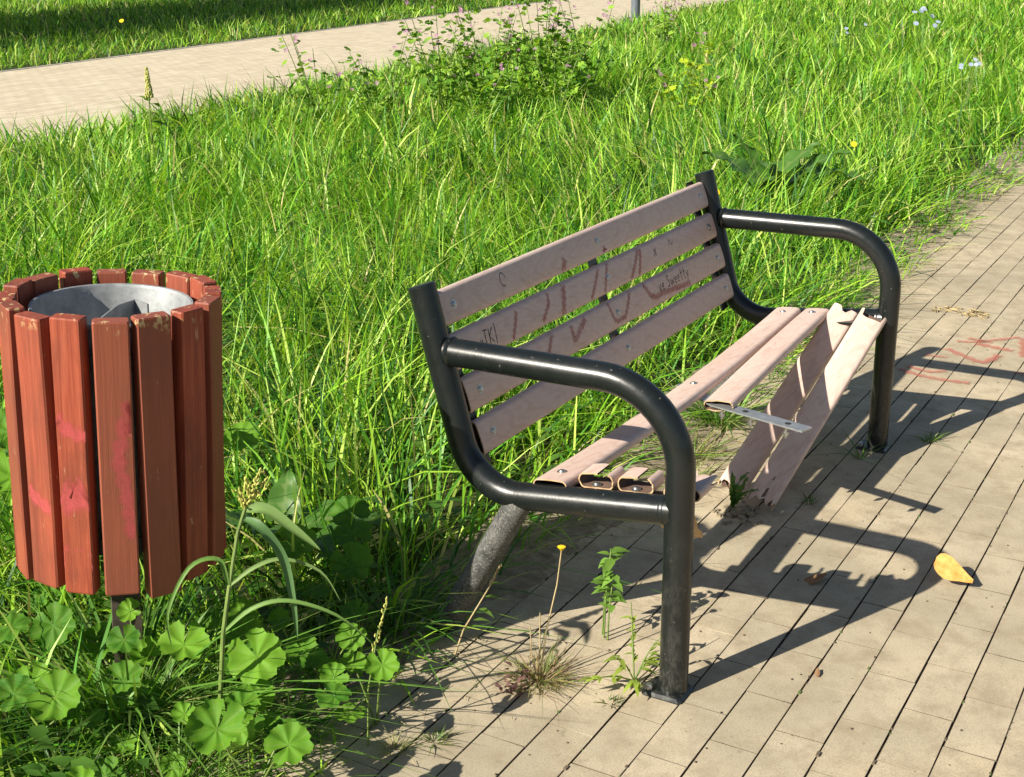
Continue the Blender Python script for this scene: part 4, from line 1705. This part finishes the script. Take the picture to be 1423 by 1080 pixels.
def strap_leaf(t, pts, w, col=(0.12, 0.24, 0.06), name='leaf'):
    pts = [nearer(q) for q in pts]
    n = 14
    # catmull
    Q = []
    for i in range(len(pts) - 1):
        p0, a, b, p3 = pts[max(i - 1, 0)], pts[i], pts[i + 1], pts[min(i + 2, len(pts) - 1)]
        for k in range(5):
            u = k / 5
            Q.append(0.5 * ((2 * a) + (b - p0) * u + (2 * p0 - 5 * a + 4 * b - p3) * u * u + (3 * a - p0 - 3 * b + p3) * u ** 3))
    Q.append(pts[-1])
    vs, fs = [], []
    m_ = len(Q)
    for i, q in enumerate(Q):
        tt = (Q[min(i + 1, m_ - 1)] - Q[max(i - 1, 0)]).normalized()
        view = (CAM - q).normalized()
        side = tt.cross(view + Vector((0, 0, 0.8))).normalized()
        u = i / (m_ - 1)
        ww = w * min(1, 0.4 + u * 3) * (1 - u ** 3.0) + 0.0004
        up = side.cross(tt)
        vs += [q - side * ww + up * ww * 0.7 - t.location, q - t.location, q + side * ww + up * ww * 0.7 - t.location]
    for i in range(m_ - 1):
        for k in range(2):
            a = i * 3 + k
            fs.append((a, a + 1, a + 4, a + 3))
    me = mesh_from(name, vs, fs, True)
    at = me.attributes.new('col', 'FLOAT_COLOR', 'POINT')
    cc = []
    for i in range(m_):
        for k in range(3):
            f = 1.25 if k == 1 else 1.0
            cc += [col[0] * f, col[1] * f, col[2] * f, 1]
    at.data.foreach_set('color', cc)
    return link(name, me, M['weed'], t)


strap_leaf(t, [(-0.403, 0.772, 0.383), (-0.405, 0.73, 0.372), (-0.392, 0.69, 0.31), (-0.405, 0.66, 0.23), (-0.42, 0.642, 0.155)], 0.0095, (0.10, 0.20, 0.07))
strap_leaf(t, [(-0.398, 0.770, 0.40), (-0.379, 0.736, 0.400), (-0.362, 0.68, 0.362), (-0.344, 0.631, 0.322)], 0.0115, (0.19, 0.30, 0.09))
strap_leaf(t, [(-0.46, 0.778, 0.26), (-0.46, 0.80, 0.31), (-0.50, 0.84, 0.30), (-0.55, 0.86, 0.22), (-0.56, 0.85, 0.15)], 0.0045, (0.13, 0.25, 0.05))
strap_leaf(t, [(-0.46, 0.778, 0.255), (-0.42, 0.74, 0.29), (-0.38, 0.70, 0.30), (-0.34, 0.64, 0.27), (-0.33, 0.60, 0.21)], 0.0042, (0.20, 0.30, 0.10))
strap_leaf(t, [(-0.49, 0.774, 0.167), (-0.46, 0.72, 0.22), (-0.42, 0.66, 0.235), (-0.37, 0.58, 0.20), (-0.33, 0.52, 0.13)], 0.0045, (0.16, 0.28, 0.07))

# low arching tuft below the bin
tuft('grass_tuft', 'pale arching grass tuft directly below the bin', 'grass', (-0.66, 0.86, 0), 90, 0.26, 0.12, [(0.18, 0.30, 0.06), (0.12, 0.24, 0.04), (0.27, 0.34, 0.12)], 0.0042, None, 0.7)
tuft('grass_tuft', 'arching grass tuft between the two large mallow leaves', 'grass', (-0.62, 0.70, 0), 90, 0.22, 0.12, [(0.18, 0.30, 0.06), (0.13, 0.25, 0.04)], 0.0036, None, 0.6)
tuft('grass_tuft', 'dark fine grass tuft in the bottom left corner', 'grass', (-0.85, 0.85, 0), 110, 0.22, 0.12, [(0.07, 0.17, 0.03), (0.10, 0.22, 0.03)], 0.0034, None, 0.6)
tuft('grass_tuft', 'fine grass tuft at the bottom edge left of the paving', 'grass', (-0.78, 0.64, 0), 110, 0.20, 0.12, [(0.15, 0.27, 0.05), (0.10, 0.22, 0.03)], 0.0032, None, 0.6)

tuft('grass_tuft', 'long bladed grass tuft hiding the foot of the bin post', 'grass', (-0.65, 0.885, 0), 190, 0.36, 0.22, [(0.16, 0.34, 0.05), (0.10, 0.25, 0.03), (0.22, 0.36, 0.08)], 0.0058, None, 0.6)
tuft('grass_tuft', 'grass tuft at the foot of the tall seed head grass', 'grass', (-0.58, 0.70, 0), 90, 0.24, 0.14, [(0.18, 0.35, 0.05), (0.12, 0.27, 0.04), (0.26, 0.38, 0.10)], 0.005, None, 0.7)
tuft('grass_tuft', 'grass tuft around the foot of the far rear bench leg', 'grass', (1.52, 0.50, 0), 120, 0.22, 0.25, [(0.16, 0.33, 0.04), (0.10, 0.25, 0.03), (0.30, 0.38, 0.12)], 0.006, None, 0.7)
tuft('grass_tuft', 'grass tuft leaning on the near rear bench leg', 'grass', (-0.06, 0.64, 0), 70, 0.20, 0.2, [(0.13, 0.30, 0.04), (0.09, 0.22, 0.03)], 0.006, None, 0.7)

# slender seeding stalk by the paving edge
t = thing('plantain_stalk', 'slender seeding stalk rising at the paving edge below the bench', 'plant', (-0.47, 0.44, 0))
s = MB((-0.47, 0.44, 0))
stalk(s, [(-0.47, 0.44, 0), (-0.46, 0.44, 0.12), (-0.44, 0.425, 0.24), (-0.425, 0.41, 0.30)], 0.0022, 0.0014, 5)
s.build('stem', M['stem'], t)
s = MB((-0.47, 0.44, 0))
for i in range(28):
    u = i / 27
    c = Vector((-0.455, 0.437, 0.17)).lerp(Vector((-0.425, 0.41, 0.305)), u) + Vector((rr.uniform(-1, 1), rr.uniform(-1, 1), 0)) * 0.004
    s.tube([c, c + Vector((0, 0, 0.003)), c + Vector((rr.uniform(-.003, .003), 0, 0.008))], [0.0008, 0.0024, 0.0006], 5)
s.build('seed_head', seed_mat, t)

# --- weeds growing in the paving joints
P_STRAW = [(0.34, 0.30, 0.12), (0.42, 0.36, 0.18), (0.22, 0.30, 0.06), (0.17, 0.25, 0.05), (0.28, 0.16, 0.10)]
t = tuft('dry_weed_tuft', 'dry reddish tuft with bare stalks growing in the paving before the bench', 'weed', (-0.10, 0.262, 0), 230, 0.062, 0.22, P_STRAW, 0.0022, None, 0.8, (0.05, 0.6))
s = MB((-0.10, 0.262, 0))
stalk(s, [(-0.10, 0.262, 0), (-0.085, 0.255, 0.11), (-0.055, 0.245, 0.21), (-0.045, 0.24, 0.285)], 0.002, 0.0016, 5)
stalk(s, [(-0.105, 0.265, 0), (-0.10, 0.262, 0.08), (-0.098, 0.262, 0.16)], 0.0018, 0.0012, 5)
stalk(s, [(-0.11, 0.262, 0), (-0.112, 0.275, 0.07), (-0.108, 0.28, 0.13)], 0.0015, 0.001, 5)
s.build('dry_stalk', M['dry'], t)
s = MB((-0.10, 0.262, 0))
q = Vector((-0.045, 0.24, 0.285))
s.tube([q, q + Vector((0, 0, 0.004)), q + Vector((0, 0, 0.009)), q + Vector((0, 0, 0.010))], [0.002, 0.005, 0.009, 0.004], 9)
s.build('flower', M['yellowflower'], t)
# red-purple sprawling leaves on its left
its = [((-0.15 + rr.uniform(-.05, .03), 0.29 + rr.uniform(-.03, .03), rr.uniform(0.006, 0.035)), rr.uniform(.010, .022), rr.uniform(0, 6.28), rr.uniform(0, .8)) for _ in range(34)]
leaves_on(t, 'purple_leaves', its, M['weed'], (0.22, 0.12, 0.11), 0.3)

t = thing('seedling_weed', 'upright seedling with small bright green leaves under the near seat rail', 'weed', (0.125, 0.222, 0))
s = MB((0.125, 0.222, 0))
its = []
for (dx, dy, hh) in ((0.0, 0.0, 0.21), (0.012, 0.01, 0.20), (-0.006, -0.012, 0.16)):
    stalk(s, [(0.125 + dx, 0.222 + dy, 0), (0.128 + dx * 1.3, 0.22 + dy, hh * .5), (0.14 + dx * 1.6, 0.215 + dy, hh)], 0.0022, 0.0014, 5)
    for k in range(13):
        u = 0.5 + 0.5 * k / 12
        its.append(((0.128 + dx * 1.4 + .012 * u, 0.22 + dy - .005 * u, hh * u), rr.uniform(.022, .04), rr.uniform(0, 6.28), rr.uniform(-.2, .6)))
s.build('stem', M['stem'], t)
leaves_on(t, 'leaves', its, M['weed'], (0.16, 0.30, 0.05), 0.40)

t = thing('knotgrass', 'creeping yellow green weed sprawling beside the near front leg', 'weed', (-0.01, 0.085, 0))
s = MB((-0.01, 0.085, 0))
its = []
for (dx, dy, hh) in ((-0.10, 0.05, 0.035), (0.06, -0.03, 0.05), (0.02, 0.02, 0.17), (-0.05, -0.03, 0.02), (0.07, 0.04, 0.06), (-0.09, 0.0, 0.10), (0.03, -0.045, 0.10)):
    b = Vector((-0.01, 0.085, 0.004))
    e = b + Vector((dx, dy, hh))
    pts = [b, b.lerp(e, .4) + Vector((0, 0, .012)), b.lerp(e, .75) + Vector((0, 0, .012)), e]
    stalk(s, pts, 0.0018, 0.001, 5)
    for k in range(9):
        u = rr.uniform(.15, 1)
        its.append((tuple(b.lerp(e, u) + Vector((0, 0, .01))), rr.uniform(.014, .04), math.atan2(dy, dx) + rr.uniform(-.9, .9), rr.uniform(0, .7)))
s.build('stem', M['stem'], t)
leaves_on(t, 'leaves', its, M['weed'], (0.27, 0.36, 0.06), 0.20)

t = thing('seeding_weed', 'leaning brown weed stalk with green side leaves at the paving edge', 'weed', (-0.10, 0.475, 0))
s = MB((-0.10, 0.475, 0))
stalk(s, [(-0.10, 0.475, 0), (-0.085, 0.46, 0.06), (-0.05, 0.43, 0.13), (-0.03, 0.41, 0.175)], 0.0024, 0.0016, 5)
s.build('stem', M['dry'], t)
its = [((-0.10 + .07 * u, 0.475 - .065 * u, .175 * u), rr.uniform(.03, .05), rr.uniform(4, 6), .3) for u in (.45, .6, .75, .9)]
leaves_on(t, 'leaves', its, M['weed'], (0.14, 0.25, 0.05), 0.22)
s = MB((-0.10, 0.475, 0))
for i in range(16):
    c = Vector((-0.04, 0.42, 0.155)).lerp(Vector((-0.022, 0.402, 0.198)), i / 15) + Vector((rr.uniform(-1, 1), rr.uniform(-1, 1), 0)) * .003
    s.tube([c, c + Vector((0, 0, .003)), c + Vector((0, 0, .007))], [.0008, .0024, .0006], 5)
s.build('seed_head', M['dry'], t)

t = tuft('small_weed_tuft', 'small pale tuft in the joint at the bottom of the paving edge', 'weed', (-0.46, 0.385, 0), 60, 0.045, 0.08, [(0.22, 0.28, 0.08), (0.34, 0.31, 0.14)], 0.002, None, 0.5)
t = tuft('small_weed_tuft', 'flat green weed in a joint right of the pale small tuft', 'weed', (-0.395, 0.335, 0), 50, 0.028, 0.10, [(0.13, 0.20, 0.05), (0.20, 0.22, 0.08)], 0.003, None, 0.5)
t = tuft('small_weed_tuft', 'tiny weed in the joint between dry tuft and front leg', 'weed', (-0.105, 0.09, 0), 26, 0.022, 0.06, [(0.12, 0.17, 0.05), (0.2, 0.2, 0.09)], 0.003, None, 0.5)
t = tuft('small_weed_tuft', 'tiny green tuft in the shadow beside the far front leg', 'weed', (1.69, -0.13, 0), 40, 0.05, 0.08, [(0.11, 0.22, 0.04), (0.18, 0.27, 0.06)], 0.003, None, 0.5)
t = tuft('small_weed_tuft', 'tiny weed in the shaded joint before the crushed slat foot', 'weed', (1.06, 0.05, 0), 30, 0.03, 0.06, [(0.09, 0.18, 0.04)], 0.003, None, 0.5)
t = tuft('small_weed_tuft', 'long green blades poking up behind the leaning slats', 'weed', (1.45, 0.02, 0), 14, 0.10, 0.05, [(0.11, 0.22, 0.04)], 0.004, None, 0.7)
t = tuft('small_weed_tuft', 'sunlit straw coloured tuft behind the broken seat slats', 'weed', (1.22, 0.46, 0.0), 110, 0.10, 0.25, [(0.28, 0.32, 0.09), (0.40, 0.36, 0.17), (0.15, 0.26, 0.05)], 0.003, None, 0.6)
t = tuft('small_weed_tuft', 'low green tuft just left of the leaning slats', 'weed', (1.02, 0.40, 0.0), 80, 0.09, 0.2, [(0.20, 0.30, 0.07), (0.36, 0.34, 0.15)], 0.003, None, 0.6)

# dandelion at the foot of the fallen slats, in its cone of dry soil
t = thing('dandelion_weed', 'dark leaved dandelion in dry crumbled soil at the foot of the fallen slats', 'weed', (0.905, 0.215, 0))
for i in range(9):
    a = rr.uniform(0, 6.28)
    mm = T(0, 0, 0.012) @ Matrix.Rotation(a, 4, 'Z') @ Matrix.Rotation(-rr.uniform(0.3, 1.35), 4, 'Y') @ Matrix.Scale(rr.uniform(0.05, 0.11), 4)
    link('leaf', NARROW[i % 2], None, t, mm)
s = MB((0.905, 0.215, 0))
for i in range(90):
    a, r_ = rr.uniform(0, 6.28), abs(rr.gauss(0, .035))
    c = Vector((0.895 + r_ * math.cos(a), 0.19 + r_ * math.sin(a), max(0.002, 0.016 - r_ * .3)))
    z = rr.uniform(.003, .008)
    s.box(c - Vector((z, z * .8, z * .7)), c + Vector((z, z * .8, z * .7)))
s.build('soil_crumbs', M['soil'], t, smooth=False, kind='stuff')

# small flowers in the verge


def composite(label, base, h, mat, name, cat, group=None, n=1, spread=0.0, seed=0, rad=0.02):
    r = random.Random(seed)
    base = Vector(base)
    t = thing(name, label, cat, base, group)
    s = MB(base)
    heads = []
    for k in range(n):
        q = base + Vector((r.uniform(-1, 1) * spread, r.uniform(-1, 1) * spread, h * r.uniform(.75, 1.05) if n > 1 else h))
        stalk(s, [base, base.lerp(q, .5) + Vector((0, 0, .02)), q], 0.003, 0.0018, 5)
        heads.append(q)
    s.build('stem', M['stem'], t)
    for q in heads:
        f = MB(base)
        nn = 13
        tip = Vector((-0.6, -0.35, 0.75)).normalized()
        tip = (tip + Vector((r.uniform(-.3, .3), r.uniform(-.3, .3), 0))).normalized()
        e1 = tip.orthogonal().normalized()
        e2 = tip.cross(e1)
        vs, fs = [q + tip * .004], []
        for i in range(nn):
            a = 2 * math.pi * i / nn
            for (rd, da) in ((.35, -.2), (1.0, -.19), (1.0, .19), (.35, .2)):
                vs.append(q + (e1 * math.cos(a + da) + e2 * math.sin(a + da)) * rad * rd + tip * .002 * rd)
            b = 1 + 4 * i
            fs += [(0, b, b + 3), (b, b + 1, b + 2, b + 3)]
        f.add(vs, fs)
        f.build('flower', mat, t, smooth=False)


composite('bright yellow dandelion just right of the bench back top', (4.30, 1.62, 0.0), 0.20, M['yellowflower'], 'dandelion', 'flower', None, 1, 0, 1, 0.026)
composite('small yellow flower in the grass above the far armrest', (5.75, 1.30, 0.0), 0.28, M['yellowflower'], 'dandelion', 'flower', None, 1, 0, 2, 0.020)
composite('yellow flower on the lawn beyond the far path', (12.0, 13.9, 0.0), 0.42, M['yellowflower'], 'dandelion', 'flower', None, 1, 0, 3, 0.035)
CH = 'pale blue chicory in the upper right grass'
composite('tall pale blue chicory cluster nearest the top right edge', (13.6, 2.75, 0), 0.66, M['blueflower'], 'chicory', 'flower', CH, 9, 0.14, 5, 0.030)
composite('two headed pale blue chicory nearest the right edge', (9.3, 1.38, 0), 0.50, M['blueflower'], 'chicory', 'flower', CH, 7, 0.10, 6, 0.020)
composite('lone small pale chicory left of the tall blue cluster', (14.0, 3.7, 0), 0.50, M['blueflower'], 'chicory', 'flower', CH, 3, 0.25, 7, 0.022)

# green spike at the path grass on the left
t = thing('amaranth_spike', 'upright green seed spike standing against the far path at left', 'plant', (4.35, 5.75, 0))
s = MB((4.35, 5.75, 0))
stalk(s, [(4.35, 5.75, 0), (4.35, 5.75, 0.3), (4.36, 5.75, 0.60)], 0.006, 0.004, 6)
s.build('stem', M['stem'], t)
s = MB((4.35, 5.75, 0))
for i in range(120):
    u = rr.random()
    a = rr.uniform(0, 6.28)
    rad = .022 * (1 - u) + .005
    c = Vector((4.36 + rad * math.cos(a), 5.75 + rad * math.sin(a), 0.48 + 0.20 * u))
    s.tube([c, c + Vector((0, 0, .008)), c + Vector((0, 0, .018))], [.002, .007, .002], 5)
s.build('seed_head', seed_mat, t)
its = [((4.355, 5.75, rr.uniform(.25, .5)), rr.uniform(.08, .14), rr.uniform(0, 6.28), rr.uniform(-.2, .7)) for _ in range(12)]
leaves_on(t, 'leaves', its, M['weed'], (0.17, 0.27, 0.04), 0.28)

# --- fallen leaves and scraps


def fallen_leaf(name, label, outline, mat, loc, yaw, curl, lift, roll=0.0):
    t_ = []
    vs, fs = [], []
    n = len(outline)
    for th in (0, 0.0012):
        for (u, a, b) in outline:
            for k in range(5):
                v = a + (b - a) * k / 4
                z = lift * u + roll * v + curl * (v * 14) ** 2 * 0.01 + 0.002 + th + 0.0015 * math.sin(u * 90 + k)
                vs.append((u, v, z))
    m_ = n * 5
    for i in range(n - 1):
        for k in range(4):
            a = i * 5 + k
            fs.append((a, a + 5, a + 6, a + 1))
            fs.append((m_ + a, m_ + a + 1, m_ + a + 6, m_ + a + 5))
    for i in range(n - 1):
        a = i * 5
        fs.append((a, a + m_, a + 5 + m_, a + 5))
        fs.append((a + 4, a + 9, a + 9 + m_, a + 4 + m_))
    me = mesh_from(name, vs, fs, True, 50)
    o = link(name, me, mat)
    o.location = loc
    o.rotation_euler = (0, 0, yaw)
    return tag(o, label, 'leaf')


fallen_leaf('yellow_leaf', 'curled yellow leaf lying on the sunlit paving at right', [(-.046, -.010, .008), (-.040, -.018, .017), (-.030, -.023, .021), (-.015, -.026, .022), (.004, -.023, .018), (.020, -.016, .012), (.034, -.010, .006), (.048, -.003, .002)],
            M['yleaf'], (0.757, -0.400, 0.036), math.radians(-97), 1.6, -0.30, 0.75)
fallen_leaf('brown_leaf', 'small brown leaf lying in the bench shadow', [(-.03, -.006, .006), (-.015, -.018, .014), (.005, -.022, .016), (.03, -.004, .004)],
            M['bleaf'], (0.615, -0.105, 0.004), math.radians(-50), 4.0, 0.35)
fallen_leaf('leaf_crumb', 'tiny reddish leaf crumb on the paving below the leg shadow', [(-.012, -.003, .003), (0, -.006, .006), (.013, -.002, .002)],
            M['bleaf'], (0.205, -0.242, 0.003), math.radians(20), 3.0, 0.2)
o = MB((3.22, 0.10, 0))
for i in range(46):
    a = rr.uniform(0, 3.14)
    c = Vector((3.22 + rr.uniform(-.05, .05), 0.11 + rr.uniform(-.12, .12), rr.uniform(.003, .012)))
    dd = Vector((math.cos(a), math.sin(a), rr.uniform(-.1, .2))) * rr.uniform(.006, .03)
    o.tube([c - dd, c, c + dd], [.0012, .003, .001], 4)
q = o.build('straw_scrap', M['dry'], None)
q.location = (3.22, 0.10, 0)
tag(q, 'scrap of dry straw on the paving beyond the far armrest', 'plant debris')
me = mesh_from('paper_scrap', [(-.012, -.007, 0), (.012, -.006, .003), (.013, .007, .010), (-.011, .008, .006), (0, 0, .008)], [(0, 1, 4), (1, 2, 4), (2, 3, 4), (3, 0, 4)])
q = link('paper_scrap', me, M['white'])
q.location = (0.03, 0.60, 0.02)
tag(q, 'white paper scrap in the shade by the rear bench leg', 'litter')

# crumbs, twigs and clippings on the paving near the verge
n = 900
x = rng.uniform(-0.9, 7.0, n)
y = 0.55 - np.abs(rng.normal(0, 0.10, n)) - 0.06 * rng.random(n)
cl = MB()
for i in range(n):
    c = Vector((x[i], y[i], 0.006))
    a = rr.uniform(0, 3.14)
    ln = rr.uniform(.002, .012)
    dd = Vector((math.cos(a), math.sin(a), rr.uniform(-.05, .15))) * ln
    cl.tube([c - dd, c + dd], [rr.uniform(.0004, .0011)] * 2, 4)
cl.build('plant_litter', M['dry'], None, kind='stuff')

# grit, moss and crumbs caught in the long joints
jm = MB()
jg = MB()
for i in range(1500):
    k_ = rr.randrange(-7, 16)
    X = rr.uniform(-0.8, 4.5)
    if (math.sin(X * 2.3 + k_ * 1.7) + math.sin(X * 5.1 + k_ * 0.7)) < rr.uniform(-1.2, 1.8):
        continue
    Y = -0.231 - 0.1 * k_ + ang * X + rr.gauss(0, 0.0016)
    z = rr.uniform(0.0008, 0.0032)
    c = Vector((X, Y, 0.0))
    (jg if rr.random() < 0.35 else jm).box(c - Vector((z * rr.uniform(.8, 3), z, 0.003)), c + Vector((z * rr.uniform(.8, 3), z, z * .9)))
for i in range(420):
    c = Vector((rr.uniform(-0.8, 4.0), rr.uniform(-1.2, 0.5), 0.001))
    z = rr.uniform(0.0006, 0.0022)
    jm.box(c - Vector((z, z * .8, z * .5)), c + Vector((z, z * .8, z * .7)))
jm.build('joint_grit', M['bark'], None, smooth=False, kind='stuff')
jg.build('joint_moss', mat_plain('joint_moss', (0.07, 0.11, 0.03), (0.13, 0.17, 0.05), 90, 0.9), None, smooth=False, kind='stuff')

# ------------------------------------------------------------------ trees that shade the far lawn (out of the frame, left)


def tree(label, base, h, crown_r, seed, group='row of trees beyond the far path'):
    r = np.random.default_rng(seed)
    base = Vector(base)
    t = thing('broadleaf_tree', label, 'tree', base, group)
    s = MB(base)
    s.tube([base, base + Vector((0.05, 0, h * .35)), base + Vector((0, 0.1, h * .6)), base + Vector((0.1, 0, h * .9))], [0.22, 0.17, 0.12, 0.04], 10)
    for k in range(9):
        a = r.uniform(0, 6.28)
        z = h * r.uniform(.35, .7)
        b = base + Vector((0, 0, z))
        e = b + Vector((math.cos(a), math.sin(a), .5)) * crown_r * .75
        s.tube([b, b.lerp(e, .5) + Vector((0, 0, .2)), e], [0.07, 0.045, 0.015], 6)
    s.build('trunk', M['bark'], t)
    N = 5200
    cl_ = r.normal(0, 1, (60, 3))
    cl_ = cl_ / np.linalg.norm(cl_, axis=1)[:, None] * r.uniform(.45, 1.0, (60, 1))
    cc = cl_[r.integers(0, 60, N)] * np.array([crown_r, crown_r, h * .36]) + np.array([base.x, base.y, h * .66])
    P = cc + r.normal(0, crown_r * .13, (N, 3))
    col = np.array([(0.05, 0.12, 0.02)]) * r.uniform(.6, 1.4, (N, 1))
    scatter_leaves('crown', P, r.uniform(.16, .30, N), r.uniform(0, 6.28, N), r.uniform(-.8, .8, N), col, 0.36, M['tree'], t, None, .3, tuple(base))


for i, (xs_, lift, h_t, lab) in enumerate(((11.5, 5.6, 8.6, 'leafy tree nearest the camera in the row left of the view'), (15.5, 5.6, 8.6, 'second leafy tree of the row shading the far lawn'),
                                           (19.5, 5.6, 8.6, 'middle leafy tree of the row shading the far lawn'), (23.5, 6.2, 9.4, 'fourth leafy tree of the row shading the far lawn'),
                                           (28.0, 8.4, 12.6, 'farthest and tallest leafy tree of the row shading the far lawn'))):
    tree(lab, (xs_ - 1.38 * lift, far_edge(xs_) + 5.6 + 0.635 * lift, 0), h_t, 3.3, 10 + i)
